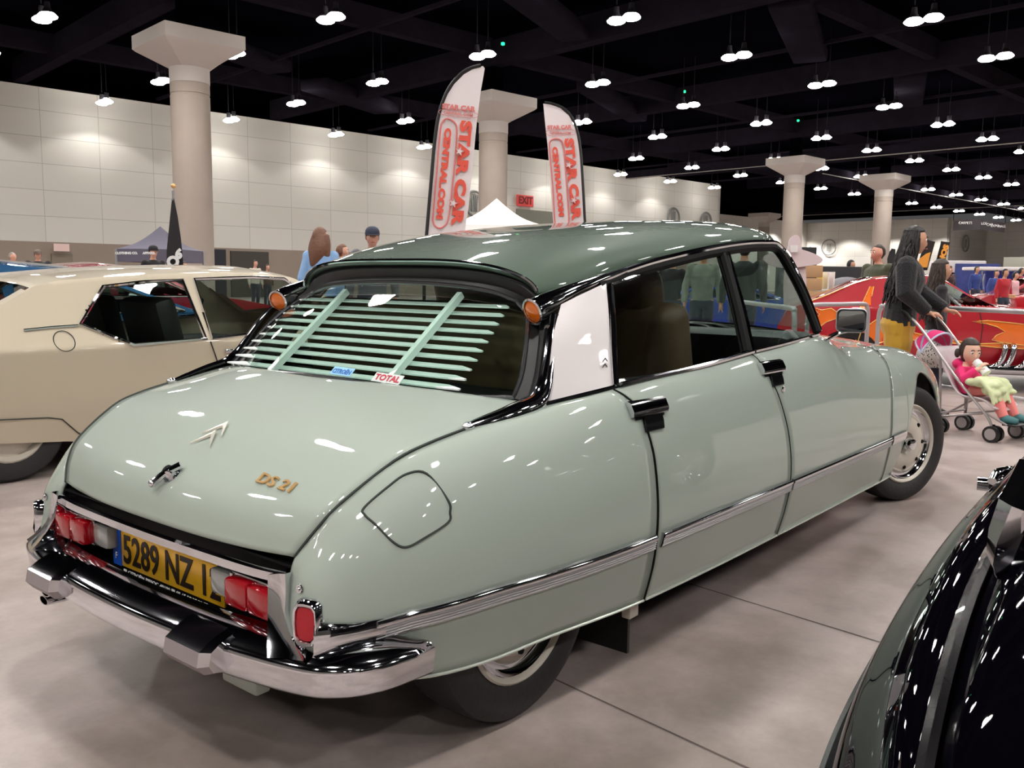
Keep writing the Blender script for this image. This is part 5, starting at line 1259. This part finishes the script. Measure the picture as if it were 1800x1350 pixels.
# canopy folded back
for k,(a0,a1,m_) in enumerate(((0,38,PINK),(38,80,PINK))):
    rows=[]
    for i in range(7):
        a=R(lerp(a0,a1,i/6)+62); rows.append([Vector((-.30,0,.60))+Vector((cos(a)*.20*sin(b)-.03,.17*cos(b)*1.05,sin(a)*.20*sin(b))) for b in [PI*j/14 for j in range(15)]])
    rows=[[Vector(((p.x+.30)*.78-.37,p.y,(p.z-.60)*.85+.61)) for p in r] for r in rows]
    o=MB().grid(rows).build('canopy_panel',m_,ST,world=False,angle=80); solid(o,.006)
    MB().tube(rows[0],.008,6).build('canopy_piping',PALE,o,world=False); MB().tube(rows[-1],.008,6).build('canopy_piping',PALE,o,world=False)
# toddler
TD=thing('person','toddler in a hot pink jacket drinking from a white cup in the stroller','person',(SO[0],SO[1],0),SR)
b=MB(); hs=.86; hc=Vector((-.10,-.01,.625))
loft(b,[((-.06,0,.33),.075,.095),((-.09,0,.40),.075,.09),((-.12,0,.47),.07,.095),((-.125,0,.525),.04,.05),((-.12,0,.56),.035,.037)])
Mt_=head(b,hc,hs,R(-30),R(8))
b.tube([(-.12,-.085,.49),(-.06,-.135,.43),(.015,-.085,.515)],[.032,.028,.021],8); hand(b,(.010,-.085,.510),(.5,.35,.75),(-.3,-.8,.3),.62,.7,side=-1)
b.tube([(-.12,.085,.49),(-.05,.13,.40),(.04,.08,.42)],[.032,.028,.02],8); hand(b,(.04,.08,.42),(.8,-.5,.2),(0,.5,1),.62,.5,side=1)
for s in (-1,1): b.tube([(-.05,s*.05,.345),(.13,s*.065,.37),(.19,s*.07,.24),(.23,s*.075,.165)],[.052,.044,.036,.026],8); b.tube([(.22,s*.075,.160),(.31,s*.08,.165)],[.026,.022],8)
remesh(b.build('body',mat('toddler_skin',(226,178,156),.5),TD,world=False,angle=180),.006,3); face(TD,hc,hs,Mt_)
hair_cap(TD,hc,hs,Mt_,HDK,vol=1.12,voxel=.007,front=.42)
for s in (-1,1): MB().ball(hc+Mt_@Vector((-.03,s*.082,-.01))*1,(.022,.020,.036),8).build('hair_bunch',HDK,TD,world=False)
m=MB(); loft(m,[((-.055,0,.32),.09,.112),((-.09,0,.40),.09,.108),((-.12,0,.47),.085,.112),((-.125,0,.52),.055,.075)])
m.tube([(-.12,-.085,.49),(-.06,-.137,.43),(.003,-.09,.503)],[.046,.044,.034],8); m.tube([(-.12,.085,.49),(-.05,.135,.40),(.03,.085,.42)],[.048,.048,.036],8); m.ball((-.175,0,.535),(.05,.085,.045),8)
remesh(m.build('jacket',cloth('pink_jacket',(226,36,110),ns=14),TD,world=False,angle=180),.007,3)
m=MB()
for s in (-1,1): m.tube([(-.05,s*.05,.345),(.13,s*.065,.37),(.192,s*.07,.24),(.225,s*.075,.175)],[.058,.052,.042,.034],8)
remesh(m.build('leggings',cloth('coral_leggings',(238,136,132)),TD,world=False,angle=180),.007,3)
for s in (-1,1): MB().tube([(.215,s*.075,.160),(.26,s*.078,.165),(.325,s*.08,.158)],[.030,.034,.024],10).build('shoe',mat('teal_shoe',(70,120,124),.6),TD,world=False,angle=180)
cp=thing('cup','white paper cup held by the toddler','cup',(SO[0],SO[1],0),SR); a=Vector((-.005,-.055,.575)); d=Vector((.62,.12,-.78)).normalized()
a=hc+Mt_@Vector((.105,0,-.055))*hs; cupd=Vector((.70,-.05,-.62)).normalized()
MB().lathe([(0,-.002),(.030,0),(.034,.10),(.036,.125),(0,.126)],a,cupd,20).build('cup_body',mat('cup_white',(236,236,232),.5),cp,world=False); MB().lathe([(.0325,.04),(.0345,.085)],a-cupd*.0,cupd,20).build('cup_sleeve',mat('cup_print',(196,222,196),.5),cp,world=False)
bl=thing('blanket','pale green cloth bundled over the lap of the toddler','blanket',(SO[0],SO[1],0),SR); m=MB(); random.seed(3)
for k in range(26):
    x=random.uniform(.0,.20); y=random.uniform(-.15,.08); m.ball((x,y,.42-.5*max(0,x-.08)-.2*max(0,-y-.08)+random.uniform(-.025,.025)),(random.uniform(.03,.06),random.uniform(.03,.055),random.uniform(.02,.045)),6)
for k in range(7):
    y=-.16+.035*k; m.tube([(.02+.01*k,y,.42),(.09,y-.01,.44),(.17,y-.02,.37),(.205,y-.02,.27+.01*(k%3))],[.018,.02,.018,.012],6)
remesh(m.build('blanket_folds',mat('pale_green_cloth',(206,214,170),.85,noise=.12,nscale=12,bump=.5),bl,world=False,angle=180),.008,2)
# ================================================================== barriers, flags, tents, signs
BAR=mat('galvanised_tube',(196,192,196),.4,.6)
def barrier(p,q,label,zt=.93,group='white tube crowd barriers'):
    p=Vector((p[0],p[1],0));q=Vector((q[0],q[1],0)); d=(q-p).normalized(); L_=(q-p).length; t=thing('crowd_barrier',label,'barrier',p,math.atan2(d.y,d.x),group)
    fr=smooth_path([(0,0,.25),(0,0,.55),(0,0,zt-.12),(.03,0,zt-.03),(.12,0,zt),(L_/2,0,zt),(L_-.12,0,zt),(L_-.03,0,zt-.03),(L_,0,zt-.12),(L_,0,.55),(L_,0,.25)],4)
    MB().tube(fr,.021,10).build('top_rail',BAR,t,world=False); MB().tube([(0,0,.25),(L_,0,.25)],.016,8).build('bottom_rail',BAR,t,world=False)
    n=int(L_/.16)
    for k in range(1,n): MB().tube([(L_*k/n,0,.25),(L_*k/n,0,.42)],.007,5).build('upright_bar',BAR,t,world=False) if False else None
    MB().tube([(L_*.42 if False else .0,0,.0),(0,0,.3)],.018,8).build('leg',BAR,t,world=False); MB().tube([(L_,0,0),(L_,0,.3)],.018,8).build('leg',BAR,t,world=False)
    for x in (0,L_): MB().box((x,0,.012),(.06,.5,.02)).build('foot',BAR,t,world=False)
    return t
def gd(u,v,zt): # where the top rail seen at pixel (u,v) stands
    return atz(u,v,zt)
a=gd(1421,536,.93);b=gd(1527,534,.93);c=gd(1528,534,.93);d=gd(1850,551,.93); e=gd(1296,530,.93); f=gd(1398,543,.93)
barrier(a,b,'white tube barrier section left of the person pushing the stroller'); barrier(gd(1546,536,.93),d,'long white tube barrier section in front of the red flame coupe'); barrier(e,f,'white tube barrier section seen through the front side window')
MB().tube([b+Vector((0,0,0)),b],.02) if False else None
e=gd(1100,492,1.05) if False else None
# feather banners
BANW=mat('banner_white',(226,216,218),.75,noise=.01); BRED=mat('banner_red',(222,84,66),.7); BRED2=mat('banner_soft_red',(214,120,116),.7)
def banner(name,label,D,outline,pole,axis,words,group=None):
    """upright cloth banner: pixel outline projected onto a vertical plane at forward depth D that faces the aisle"""
    o=dep(*outline[0],D); base=Vector((o.x,o.y,0)); t=thing(name,label,'banner',base,0,group)
    return t,base
def planar(D): return lambda u,v,off=0: dep(u,v,D-off)
def feather(label,D,OL,PO,hd,g,cen,colx):
    P=planar(D); base=P(*PO[0]); base=Vector((base.x,base.y,0)); t=thing('feather_banner',label,'banner',base,0,'white feather banners with red lettering')
    pts=smooth_path([P(u,v) for u,v in OL],4,closed=True) if False else [P(u,v) for u,v in OL]
    MB().poly(pts,.012,nrm=_f).build('banner_cloth',BANW,t)
    pp=[base]+[P(u,v) for u,v in PO]; MB().tube(smooth_path(pp,4),.022,8).build('banner_pole',BLACK,t)
    MB().box(base+Vector((0,0,.02)),(.5,.5,.04),bev=.01).build('banner_base',DARK,t)
    def tx(s,p0,p1,h,m,bold=.0,sx=None,n='banner_lettering'):
        a_=P(*p0,.02);b_=P(*p1,.02); X=(b_-a_); L_=X.length; up=X.cross(_f)*-1; X.normalize(); up=(-X.cross(_f)).normalized(); up=up if True else up
        z=-_f; y=z.cross(X).normalized(); M_=Matrix((X,y,z)).transposed().to_4x4(); M_.translation=(a_+b_)/2
        size=h*D/fpx/.72; return text(n,s,size,M_,m,t,ext=.002,bold=bold*D/fpx,fit=(L_,h*D/fpx))
    for s,p0,p1,h,m,bo in hd: tx(s,p0,p1,h,m,bo)
    for loop,r in g:
        MB().tube(smooth_path([P(u,v,.02) for u,v in loop],5,closed=True),r*D/fpx,6,closed=True).build('banner_outline',BRED2,t)
    for (u,v),r in cen:
        c_=P(u,v,.035); m=MB(); st=[c_+(_r*sin(2*PI*k/10+.3)+_u*cos(2*PI*k/10+.3))*(r if k%2==0 else r*.42)*D/fpx for k in range(10)]
        m.poly(st,.006,nrm=-_f).build('banner_star',BANW,t); s2=[c_+(_r*sin(2*PI*k/10+.3)+_u*cos(2*PI*k/10+.3))*(r if k%2==0 else r*.42)*1.02*D/fpx-_f*.006 for k in range(10)]; MB().tube(s2,.9*D/fpx,4,closed=True).build('star_outline',BRED2,t)
    return t
F1=feather('tall white feather banner with red lettering, pole on its left side',11.0,
 [(752,407),(756,345),(763,262),(771,208),(783,172),(798,148),(815,131),(835,119),(849,116),(852,120),(845,160),(838,215),(831,290),(824,360),(818,399),(812,470),(750,470)],
 [(746,470),(751,400),(757,330),(764,250),(772,200),(785,163),(802,138),(822,122),(845,115)],
 [('STAR CAR',(820,212),(803,398),21,BRED,1.9),('CENTRAL.COM',(788,225),(772,385),12.5,BRED,1.1),('STAR CAR',(777,186),(836,192),9,BRED2,.7),('CENTRAL.COM',(780,197),(831,203),5.5,BRED2,.2)],
 [([(788,209),(800,217),(803,235),(798,300),(789,380),(780,398),(769,400),(761,390),(762,370),(768,300),(774,230),(779,213)],1.5),([(779,192),(834,198),(833,207),(777,201)],.4)],
 [((808,266),9),((797,357),9)],None)
F2=feather('smaller white feather banner with red lettering, pole on its right side',14.0,
 [(955,182),(968,184),(985,190),(1000,203),(1010,222),(1017,250),(1021,300),(1025,350),(1027,386),(1030,440),(978,440),(972,385),(968,330),(963,260),(957,205)],
 [(1032,440),(1028,385),(1025,330),(1021,270),(1015,232),(1005,206),(990,190),(970,182),(957,180)],
 [('STAR CAR',(1000,243),(1014,388),17,BRED,1.5),('CENTRAL.COM',(975,258),(987,380),10,BRED,.9),('STAR CAR',(962,224),(1005,223),7,BRED2,.5),('CENTRAL.COM',(967,233),(1003,234),4.6,BRED2,.2)],
 [([(975,244),(986,247),(991,262),(996,320),(1000,385),(996,398),(985,402),(976,395),(972,330),(966,262),(968,248)],1.3),([(964,229),(1006,228),(1007,237),(966,238)],.35)],
 [((1000,290),7),((1009,352),7)],None)
# black feather flag in front of the left column
def flat(name,label,cat,D,pts,m,base=None,group=None):
    P=[dep(u,v,D) for u,v in pts]; lo_=min(P,key=lambda p:p.z); t=thing(name,label,cat,(lo_.x,lo_.y,0),0,group); return t,P
t,P=flat('feather_flag','black feather flag with white lettering in front of the thick column','banner',17.5,[(303,340),(306,350),(312,380),(318,420),(322,462),(322,500),(292,500),(293,440),(298,390)],None)
MB().poly(P,.01,nrm=_f).build('flag_cloth',mat('flag_black',(30,26,30),.8,noise=.2,nscale=3),t)
b0=dep(304,335,17.5); MB().tube([Vector((b0.x,b0.y,0)),b0],.025,8).build('flag_pole',mat('pole_grey',(160,160,160),.4,.5),t); MB().ball(dep(305,327,17.5),.05,8).build('pole_finial',GOLD,t)
for s,u,v,h in (('6',314,447,13),('O',304,461,15)):
    M_=Matrix((_r,_u,-_f)).transposed().to_4x4(); M_.translation=dep(u,v,17.45); text('flag_lettering',s,h*17.4/fpx/.72*1.25,M_,PLW,t,ext=.002,bold=.018)
# tents
def tent(name,label,D,apex,eL,eR,zdrop,m,val=None):
    A=dep(*apex,D); L_=dep(*eL,D); R_=dep(*eR,D); t=thing(name,label,'tent',((L_+R_)/2).xy.to_3d(),0); w=(R_-L_).length/2; ax=(R_-L_); ax.z=0; ax.normalize(); dp=Vector((-ax.y,ax.x,0)); ze=(L_.z+R_.z)/2; c=Vector(((L_.x+R_.x)/2,(L_.y+R_.y)/2,0))
    cn=[c+ax*a*w+dp*b*w+Vector((0,0,ze)) for a,b in ((-1,-1),(1,-1),(1,1),(-1,1))]; top=Vector((c.x,c.y,A.z))
    m_=MB()
    for k in range(4):
        p,q=cn[k],cn[(k+1)%4]; rows=[]
        for i in range(9):
            s=i/8; rows.append([ (p.lerp(q,j/8)*(1-s)+top*s)-Vector((0,0,.18*(top.z-ze)*sin(PI*s))) for j in range(9)])
        m_.grid(rows)
        m_.add([p,q,q-Vector((0,0,zdrop)),p-Vector((0,0,zdrop))],[(0,1,2,3)])
    m_.build('tent_canopy',m,t)
    for p in cn: MB().tube([Vector((p.x,p.y,0)),p],.03,6).build('tent_leg',mat('tent_pole',(170,170,172),.4,.6),t)
    return t,cn,top,ax,c,ze,w
tent('canopy_tent','white canopy tent peak showing between the two feather banners',21,(868,349),(790,404),(955,396),.25,mat('tent_white_glow',(238,234,230),.8,emit=(240,236,230),es=.35))  # white cloth made to glow, its brightness is put into the material
t,cn,top,ax,c,ze,w=tent('canopy_tent','dark blue grey canopy tent with white lettering left of the black flag',20,(285,398),(228,439),(338,440),.28,mat('tent_slate',(96,92,108),.8,noise=.05))
for s,u,v,h,sx in (('CLOTHING CO.',222,445,4,1.0),('APPAREL',262,445,4,1.0)):
    M_=Matrix((_r,_u,-_f)).transposed().to_4x4(); M_.translation=dep(u,v,16.4); text('tent_lettering',s,h*16.4/fpx/.72,M_,PLW,t,ext=.002,bold=.003)
# clocks / ring emblems, exit sign, wall signs
def wallpt(u,v,bb=39.9):
    o,d=RAY(u,v); k=(bb-o.dot(E2))/d.dot(E2); return o+d*k
EX=wallpt(923,353,39.85); t=thing('exit_sign','red EXIT sign on the pale wall between the feather banners','sign',EX,beta); MB().box((0,0,0),(1.5,.08,.72),bev=.02).build('sign_box',mat('exit_box',(196,70,66),.6,emit=(200,60,60),es=.3),t,world=False); M_=Matrix(((1,0,0),(0,0,-1),(0,1,0))).to_4x4(); M_.translation=(0,-.06,0); text('sign_lettering','EXIT',.66,M_,mat('exit_letters',(110,14,18),.5),t,world=False,ext=.01,bold=.02,sx=.95)
RINGM=mat('ring_grey',(120,122,120),.6)
def ringsign(P,rz,label,r=.75):
    t=thing('hall_emblem',label,'sign',P,rz,'grey ring emblems on the hall walls')
    MB().tube([Vector((r*cos(a),-.05,r*sin(a))) for a in [2*PI*k/28 for k in range(28)]],.075,6,closed=True).build('emblem_ring',RINGM,t,world=False)
    for x in (-.2,0,.2): MB().box((x,-.03,0),(.11,.05,1.0),bev=.01).build('emblem_bar',RINGM,t,world=False)
ringsign(wallpt(833,358),beta,'grey ring emblem half hidden by the taller feather banner'); ringsign(wallpt(1183,383),beta,'grey ring emblem on the wall, left of the pair above the roof'); ringsign(wallpt(1240,390),beta,'grey ring emblem on the wall, right of the pair above the roof')
def backpt(u,v,aa=111.3):
    o,d=RAY(u,v); k=(aa-o.dot(E1))/d.dot(E1); return o+d*k
ringsign(backpt(1457,435),beta-PI/2,'grey ring emblem on the far wall above the stall tables',1.0); ringsign(wallpt(1697,428,39.3),beta,'grey ring emblem on the far wall right of the orange banner',1.0)
for (u0,v0,u1,v1,nm,lb,c_) in ((94,428,122,442,'wall_notice','pale pink notice on the brown wall band at the left',(236,206,200)),):
    p=wallpt(u0,v0,39.6);q=wallpt(u1,v1,39.6); t=MB().box((p+q)/2,((q-p).xy.length,.05,abs(q.z-p.z)),rz=beta).build(nm,mat('notice_pink',c_,.7)); props(t,lb,'sign')
def opening(u0,v0,u1,v1,n_,m=DK):
    p=wallpt(u0,v0,39.93);q=wallpt(u1,v1,39.93); o=MB().box(((p.x+q.x)/2,(p.y+q.y)/2,p.z/2),((q-p).xy.length,.10,p.z),rz=beta).build('door_%d'%n_,m); o['kind']='structure'
opening(90,446,128,466,1,mat('door_grey',(132,122,108),.7)); opening(405,441,472,470,2); opening(375,438,397,470,3,mat('door_dark',(34,34,44),.6)); opening(908,367,990,374,4,mat('door_olive',(120,120,108),.8))
p=backpt(1765,452);q=backpt(1812,458); o=MB().box(((p.x+q.x)/2,(p.y+q.y)/2,p.z/2-.2+.0),(.2,(q-p).xy.length,p.z+.4),rz=beta).build('door_5',mat('door_olive2',(150,150,138),.8)); o['kind']='structure'
# hanging black banner on the far right
BK2=mat('hanging_banner_black',(48,40,46),.8); t=thing('hanging_banner','long black hanging banner with small white lettering below the far ceiling','banner',dep(1722,398,58)*1,0)
A1_,A2_,A3_=dep(1676,388,60),dep(1724,385,52),dep(1767,392,58); h_=.62
MB().add([A1_,A2_,A3_,A3_-Vector((0,0,.62)),A2_-Vector((0,0,.60)),A1_-Vector((0,0,.66))],[(0,1,4,5),(1,2,3,4)]).build('banner_panel',BK2,t)
for u,v,s,w_ in ((1697,392,'CARPETS',20),(1730,393,'LOS',8),(1740,395,'CAR',8),(1749,397,'EXPO',9),(1761,398,'HALL',9)):
    M_=Matrix((_r,_u,-_f)).transposed().to_4x4(); M_.translation=dep(u,v,49.5); text('banner_lettering',s,.19,M_,PLW,t,ext=.002,bold=.004)
for p_ in (A1_,A3_): MB().tube([p_,Vector((p_.x,p_.y,CZ))],.02,5).build('hanging_wire',DARK,t)
# orange and black upright banners
ORG=mat('banner_orange',(236,158,60),.7); BKB=mat('banner_black',(38,30,28),.8)
t,P=flat('upright_banner','tilted black banner with orange capital letters right of the girl','banner',26,[(1655,424),(1670,426),(1663,452),(1655,478),(1650,500),(1636,500),(1641,478),(1648,450)],None); MB().poly(P,.02,nrm=_f).build('banner_cloth',BKB,t); MB().tube([Vector((P[4].x,P[4].y,0)),P[4],P[0]],.02,6).build('banner_pole',BLACK,t)
a_=dep(1645,486,25.9);b_=dep(1664,430,25.9); X=(b_-a_).normalized(); y=(-_f).cross(X).normalized(); M_=Matrix((X,y,-_f)).transposed().to_4x4(); M_.translation=(a_+b_)/2; text('banner_lettering','BASHOS',.17,M_,ORG,t,ext=.003,bold=.012,fit=((b_-a_).length,.17))
t,P=flat('upright_banner','black and orange banner partly hidden behind the face of the person in black','banner',27,[(1628,421),(1644,425),(1637,450),(1630,475),(1612,475),(1618,450)],None); MB().poly(P,.02,nrm=_f).build('banner_cloth',BKB,t); MB().tube([Vector((P[4].x,P[4].y,0)),P[4],P[0]],.02,6).build('banner_pole',BLACK,t); P=[dep(u,v,26.9) for u,v in [(1636,443),(1630,470),(1612,470),(1616,455),(1628,446)]]; MB().poly(P,.01,nrm=_f).build('banner_panel',ORG,t)
for (pts,D,c_,lb,lt) in (([(1568,437),(1574,438),(1574,460),(1569,476),(1561,476),(1560,455),(1564,442)],24,(34,30,32),'small black feather flag right of the man in green',''),([(1538,432),(1544,434),(1546,455),(1542,470),(1537,470)],23,(150,30,44),'dark red feather flag behind the man in green',''),([(1424,434),(1430,436),(1434,446),(1436,470),(1425,470)],30,(190,40,60),'small red feather flag beside the aeroplane cutout','')):
    t,P=flat('feather_flag',lb,'banner',D,pts,None); MB().poly(P,.02,nrm=_f).build('flag_cloth',mat('flag_%d'%c_[0],c_,.8,noise=.2,nscale=4),t); q=P[0]; MB().tube([Vector((q.x,q.y,0)),q],.02,6).build('flag_pole',BLACK,t)
# white aeroplane-shaped cutout
t=thing('aeroplane_cutout','large white aeroplane shaped cutout standing behind the windscreen','cutout',dep(1400,500,12.4).xy.to_3d(),0)
CW=mat('cutout_white',(214,200,202),.7); D=12.4
def shape(pts,off,nm,m=CW,sm_=True):
    P=[dep(u,v,D-off) for u,v in pts]; P=smooth_path(P,4,closed=True) if sm_ else P; return MB().poly(P,.03,nrm=_f).build(nm,m,t,angle=30)
shape([(1386,432),(1389,420),(1397,413),(1404,415),(1408,424),(1410,440),(1416,470),(1418,520),(1416,560),(1414,610),(1384,610),(1378,520),(1380,470)],.0,'cutout_fuselage')
shape([(1345,449),(1375,441),(1400,437),(1418,441),(1436,448),(1446,456),(1441,463),(1428,466),(1400,470),(1370,470),(1348,462)],.06,'cutout_wing')
P=[dep(u,v,D-.12) for u,v in [(1389,431),(1403,431),(1402,443),(1390,443)]]; MB().poly(P,.01,nrm=_f).build('cutout_label',PLW,t)
q=dep(1397,430,D+.05); MB().tube([Vector((q.x,q.y,0)),q],.03,6).build('support_pole',FRM,t); MB().box((q.x,q.y,.03),(.6,.6,.05)).build('support_base',DARK,t)
# stall: tables, boxes, shelves of goods
def boxat(name,label,cat,u,v,D,w,h,dpt,m,z=None,rz=R(-50),group=None,bev=.01):
    p=dep(u,v,D); zz=p.z if z is None else z; o=MB().box((p.x,p.y,zz),(w,dpt,h),rz=rz,bev=bev).build(name,m); o.location=(0,0,0); return props(o,label,cat,group)
TB=mat('black_tablecloth',(40,36,40),.85,noise=.1,nscale=6,bump=.3)
def table(label,u,D,w,dpt,top,m,rz=R(-51)):
    p=dep(u,500,D); t=thing('stall_table',label,'table',(p.x,p.y,0),rz,None); MB().box((0,0,top-.02),(w,dpt,.04),bev=.008).build('table_top',mat('table_white',(214,210,204),.6),t,world=False)
    if m: MB().box((0,0,(top-.05)/2+.01),(w*.985,dpt*.97,top-.06),bev=.03).build('table_skirt',m,t,world=False)
    for a in (-1,1):
        for b in (-1,1): MB().tube([Vector((a*w*.44,b*dpt*.4,0)),Vector((a*w*.44,b*dpt*.4,top-.04))],.015,6).build('leg',FRM,t,world=False)
    return t,p
t1,p1=table('black skirted stall table with yellow bins behind the red tail',1502,13.0,1.3,.7,.80,TB); t2,p2=table('taller stall table with white sign cards beside the cutout',1450,14.9,1.0,.7,1.02,TB)
CARD=mat('cardboard',(190,150,112),.8,noise=.06,nscale=6); YEL=mat('yellow_bin',(226,196,60),.5)
for k in range(7):
    boxat('cardboard_box',['lowest box of the cardboard stack beside the cutout','second box up of the cardboard stack beside the cutout','third box up of the cardboard stack beside the cutout','middle box of the cardboard stack beside the cutout','third box from the top of the cardboard stack','second box from the top of the cardboard stack','topmost box of the cardboard stack beside the cutout'][k],'box',1422,500,14.1,.30,.19,.34,CARD,z=.105+k*.200,group='cardboard boxes in the stack')
random.seed(5)
for k in range(4):
    q=dep(1462+29*k,500,13.0); t=thing('parts_bin',['yellow parts bin leftmost on the black skirted table','dark framed parts bin second from left on the black skirted table','yellow parts bin second from right on the black skirted table','yellow parts bin rightmost on the black skirted table'][k],'bin',(q.x,q.y,.80),R(-51),'parts bins on the stall table')
    m=MB(); w,d_,h=.12,.10,.10; m.box((0,0,.006),(w*2-.03,.2,.012)); 
    for sx_,sy_,a,b in ((1,0,.01,.2),(-1,0,.01,.2)): m.box((sx_*.1,0,h/2),(.01,.2,h))
    m.box((0,.095,h/2),(.2,.01,h)); m.box((0,-.095,h*.3),(.2,.01,h*.6)); m.build('bin_tray',YEL if k!=1 else TB,t,world=False); MB().box((0,0,.045),(.17,.16,.06),bev=.015).build('bin_contents',mat('bin_goods',(150,130,90),.7,noise=.3,nscale=30),t,world=False)
for k,(u,v,lb) in enumerate(((1441,482,'yellow box on the taller stall table'),(1452,483,'white sign card on the taller stall table'),(1462,486,'white sign card right of the first one on the taller stall table'))):
    q=dep(u,v,14.75); t=MB().box((q.x,q.y,1.02+.15),(.02,.24,.28),rz=R(-50+90+90),bev=.003).build('sign_card' if k else 'display_box',mat('card_%d'%k,((232,206,70),(226,214,212),(232,220,216))[k],.7)); props(t,lb,'sign' if k else 'box')
q=dep(1489,487,16.4); t=thing('mesh_dome','rounded grey mesh dome on the stall between the tables','dome',(q.x,q.y,.9),0); m=MB(); 
rows=[[Vector((.46*sin(th)*cos(a),.46*sin(th)*sin(a),.34*cos(th))) for a in [2*PI*j/24 for j in range(24)]] for th in [PI/2*i/8 for i in range(9)]]; m.grid(rows,cv=True); m.build('mesh_shell',mat('mesh_grey',(110,106,112),.6,noise=.3,nscale=60),t,world=False); MB().tube([Vector((.47*cos(a),.47*sin(a),.0)) for a in [2*PI*j/28 for j in range(28)]],.02,6,closed=True).build('mesh_rim',FRM,t,world=False); MB().box((0,0,-.47),(.7,.7,.86),bev=.02).build('dome_stand',TB,t,world=False)
for k,(u,D,w,h,z,lb) in enumerate(((1470,19,2.6,.75,1.10,'long dark display wall behind the stall tables, left part'),(1500,19.5,1.3,.70,1.12,'dark brown display wall behind the stall tables, right part'),(1418,21,.35,.5,1.7,'black speaker box on a stand beside the cutout'))):
    q=dep(u,500,D); t=thing('display_wall' if k<2 else 'loudspeaker',lb,'display' if k<2 else 'speaker',(q.x,q.y,0),R(-51)); MB().box((0,0,z),(w,.15,h),bev=.02).build('display_panel' if k<2 else 'speaker_box',mat('display_dark_%d'%k,((44,42,46),(58,46,48),(36,34,36))[k],.7,noise=.2,nscale=5),t,world=False)
    for s in (-1,1): MB().tube([Vector((s*w*.4,0,0)),Vector((s*w*.4,0,z))],.025,6).build('leg',BLACK,t,world=False)
# trade stands at the far right
q=dep(1680,500,38); t=thing('trade_stand','white trade stand with maroon front at the far right','stall',(q.x,q.y,0),R(-51)); MB().box((0,0,1.85),(1.7,1.5,.5),bev=.03).build('stand_fascia',mat('stand_white',(238,230,230),.6),t,world=False); MB().box((0,.1,.8),(1.6,1.3,1.6)).build('stand_body',mat('stand_maroon',(74,26,34),.7,noise=.3,nscale=2),t,world=False)
q=dep(1716,500,36); t=thing('trade_stand','blue printed display wall right of the white stand','stall',(q.x,q.y,0),R(-60)); MB().box((0,0,1.0),(1.7,.1,1.9),bev=.02).build('printed_panel',mat('blue_print',(56,66,130),.7,noise=.8,nscale=3),t,world=False)
q=dep(1780,500,34); t=thing('canopy_stand','long white canopy with blue wall behind the crowd at the far right','stall',(q.x,q.y,0),R(-54)); MB().box((0,0,1.72),(3.2,1.6,.12),bev=.03).build('canopy_top',mat('stand_white',(238,230,230),.6),t,world=False); MB().box((.3,.5,1.25),(2.2,.06,.8)).build('back_panel',mat('royal_blue',(60,74,170),.7),t,world=False)
for s in (-1,1): MB().tube([Vector((s*1.5,-.7,0)),Vector((s*1.5,-.7,1.7))],.03,6).build('leg',FRM,t,world=False)
q=dep(1775,500,15.5); 
# thin guy line from the beam to the roof area
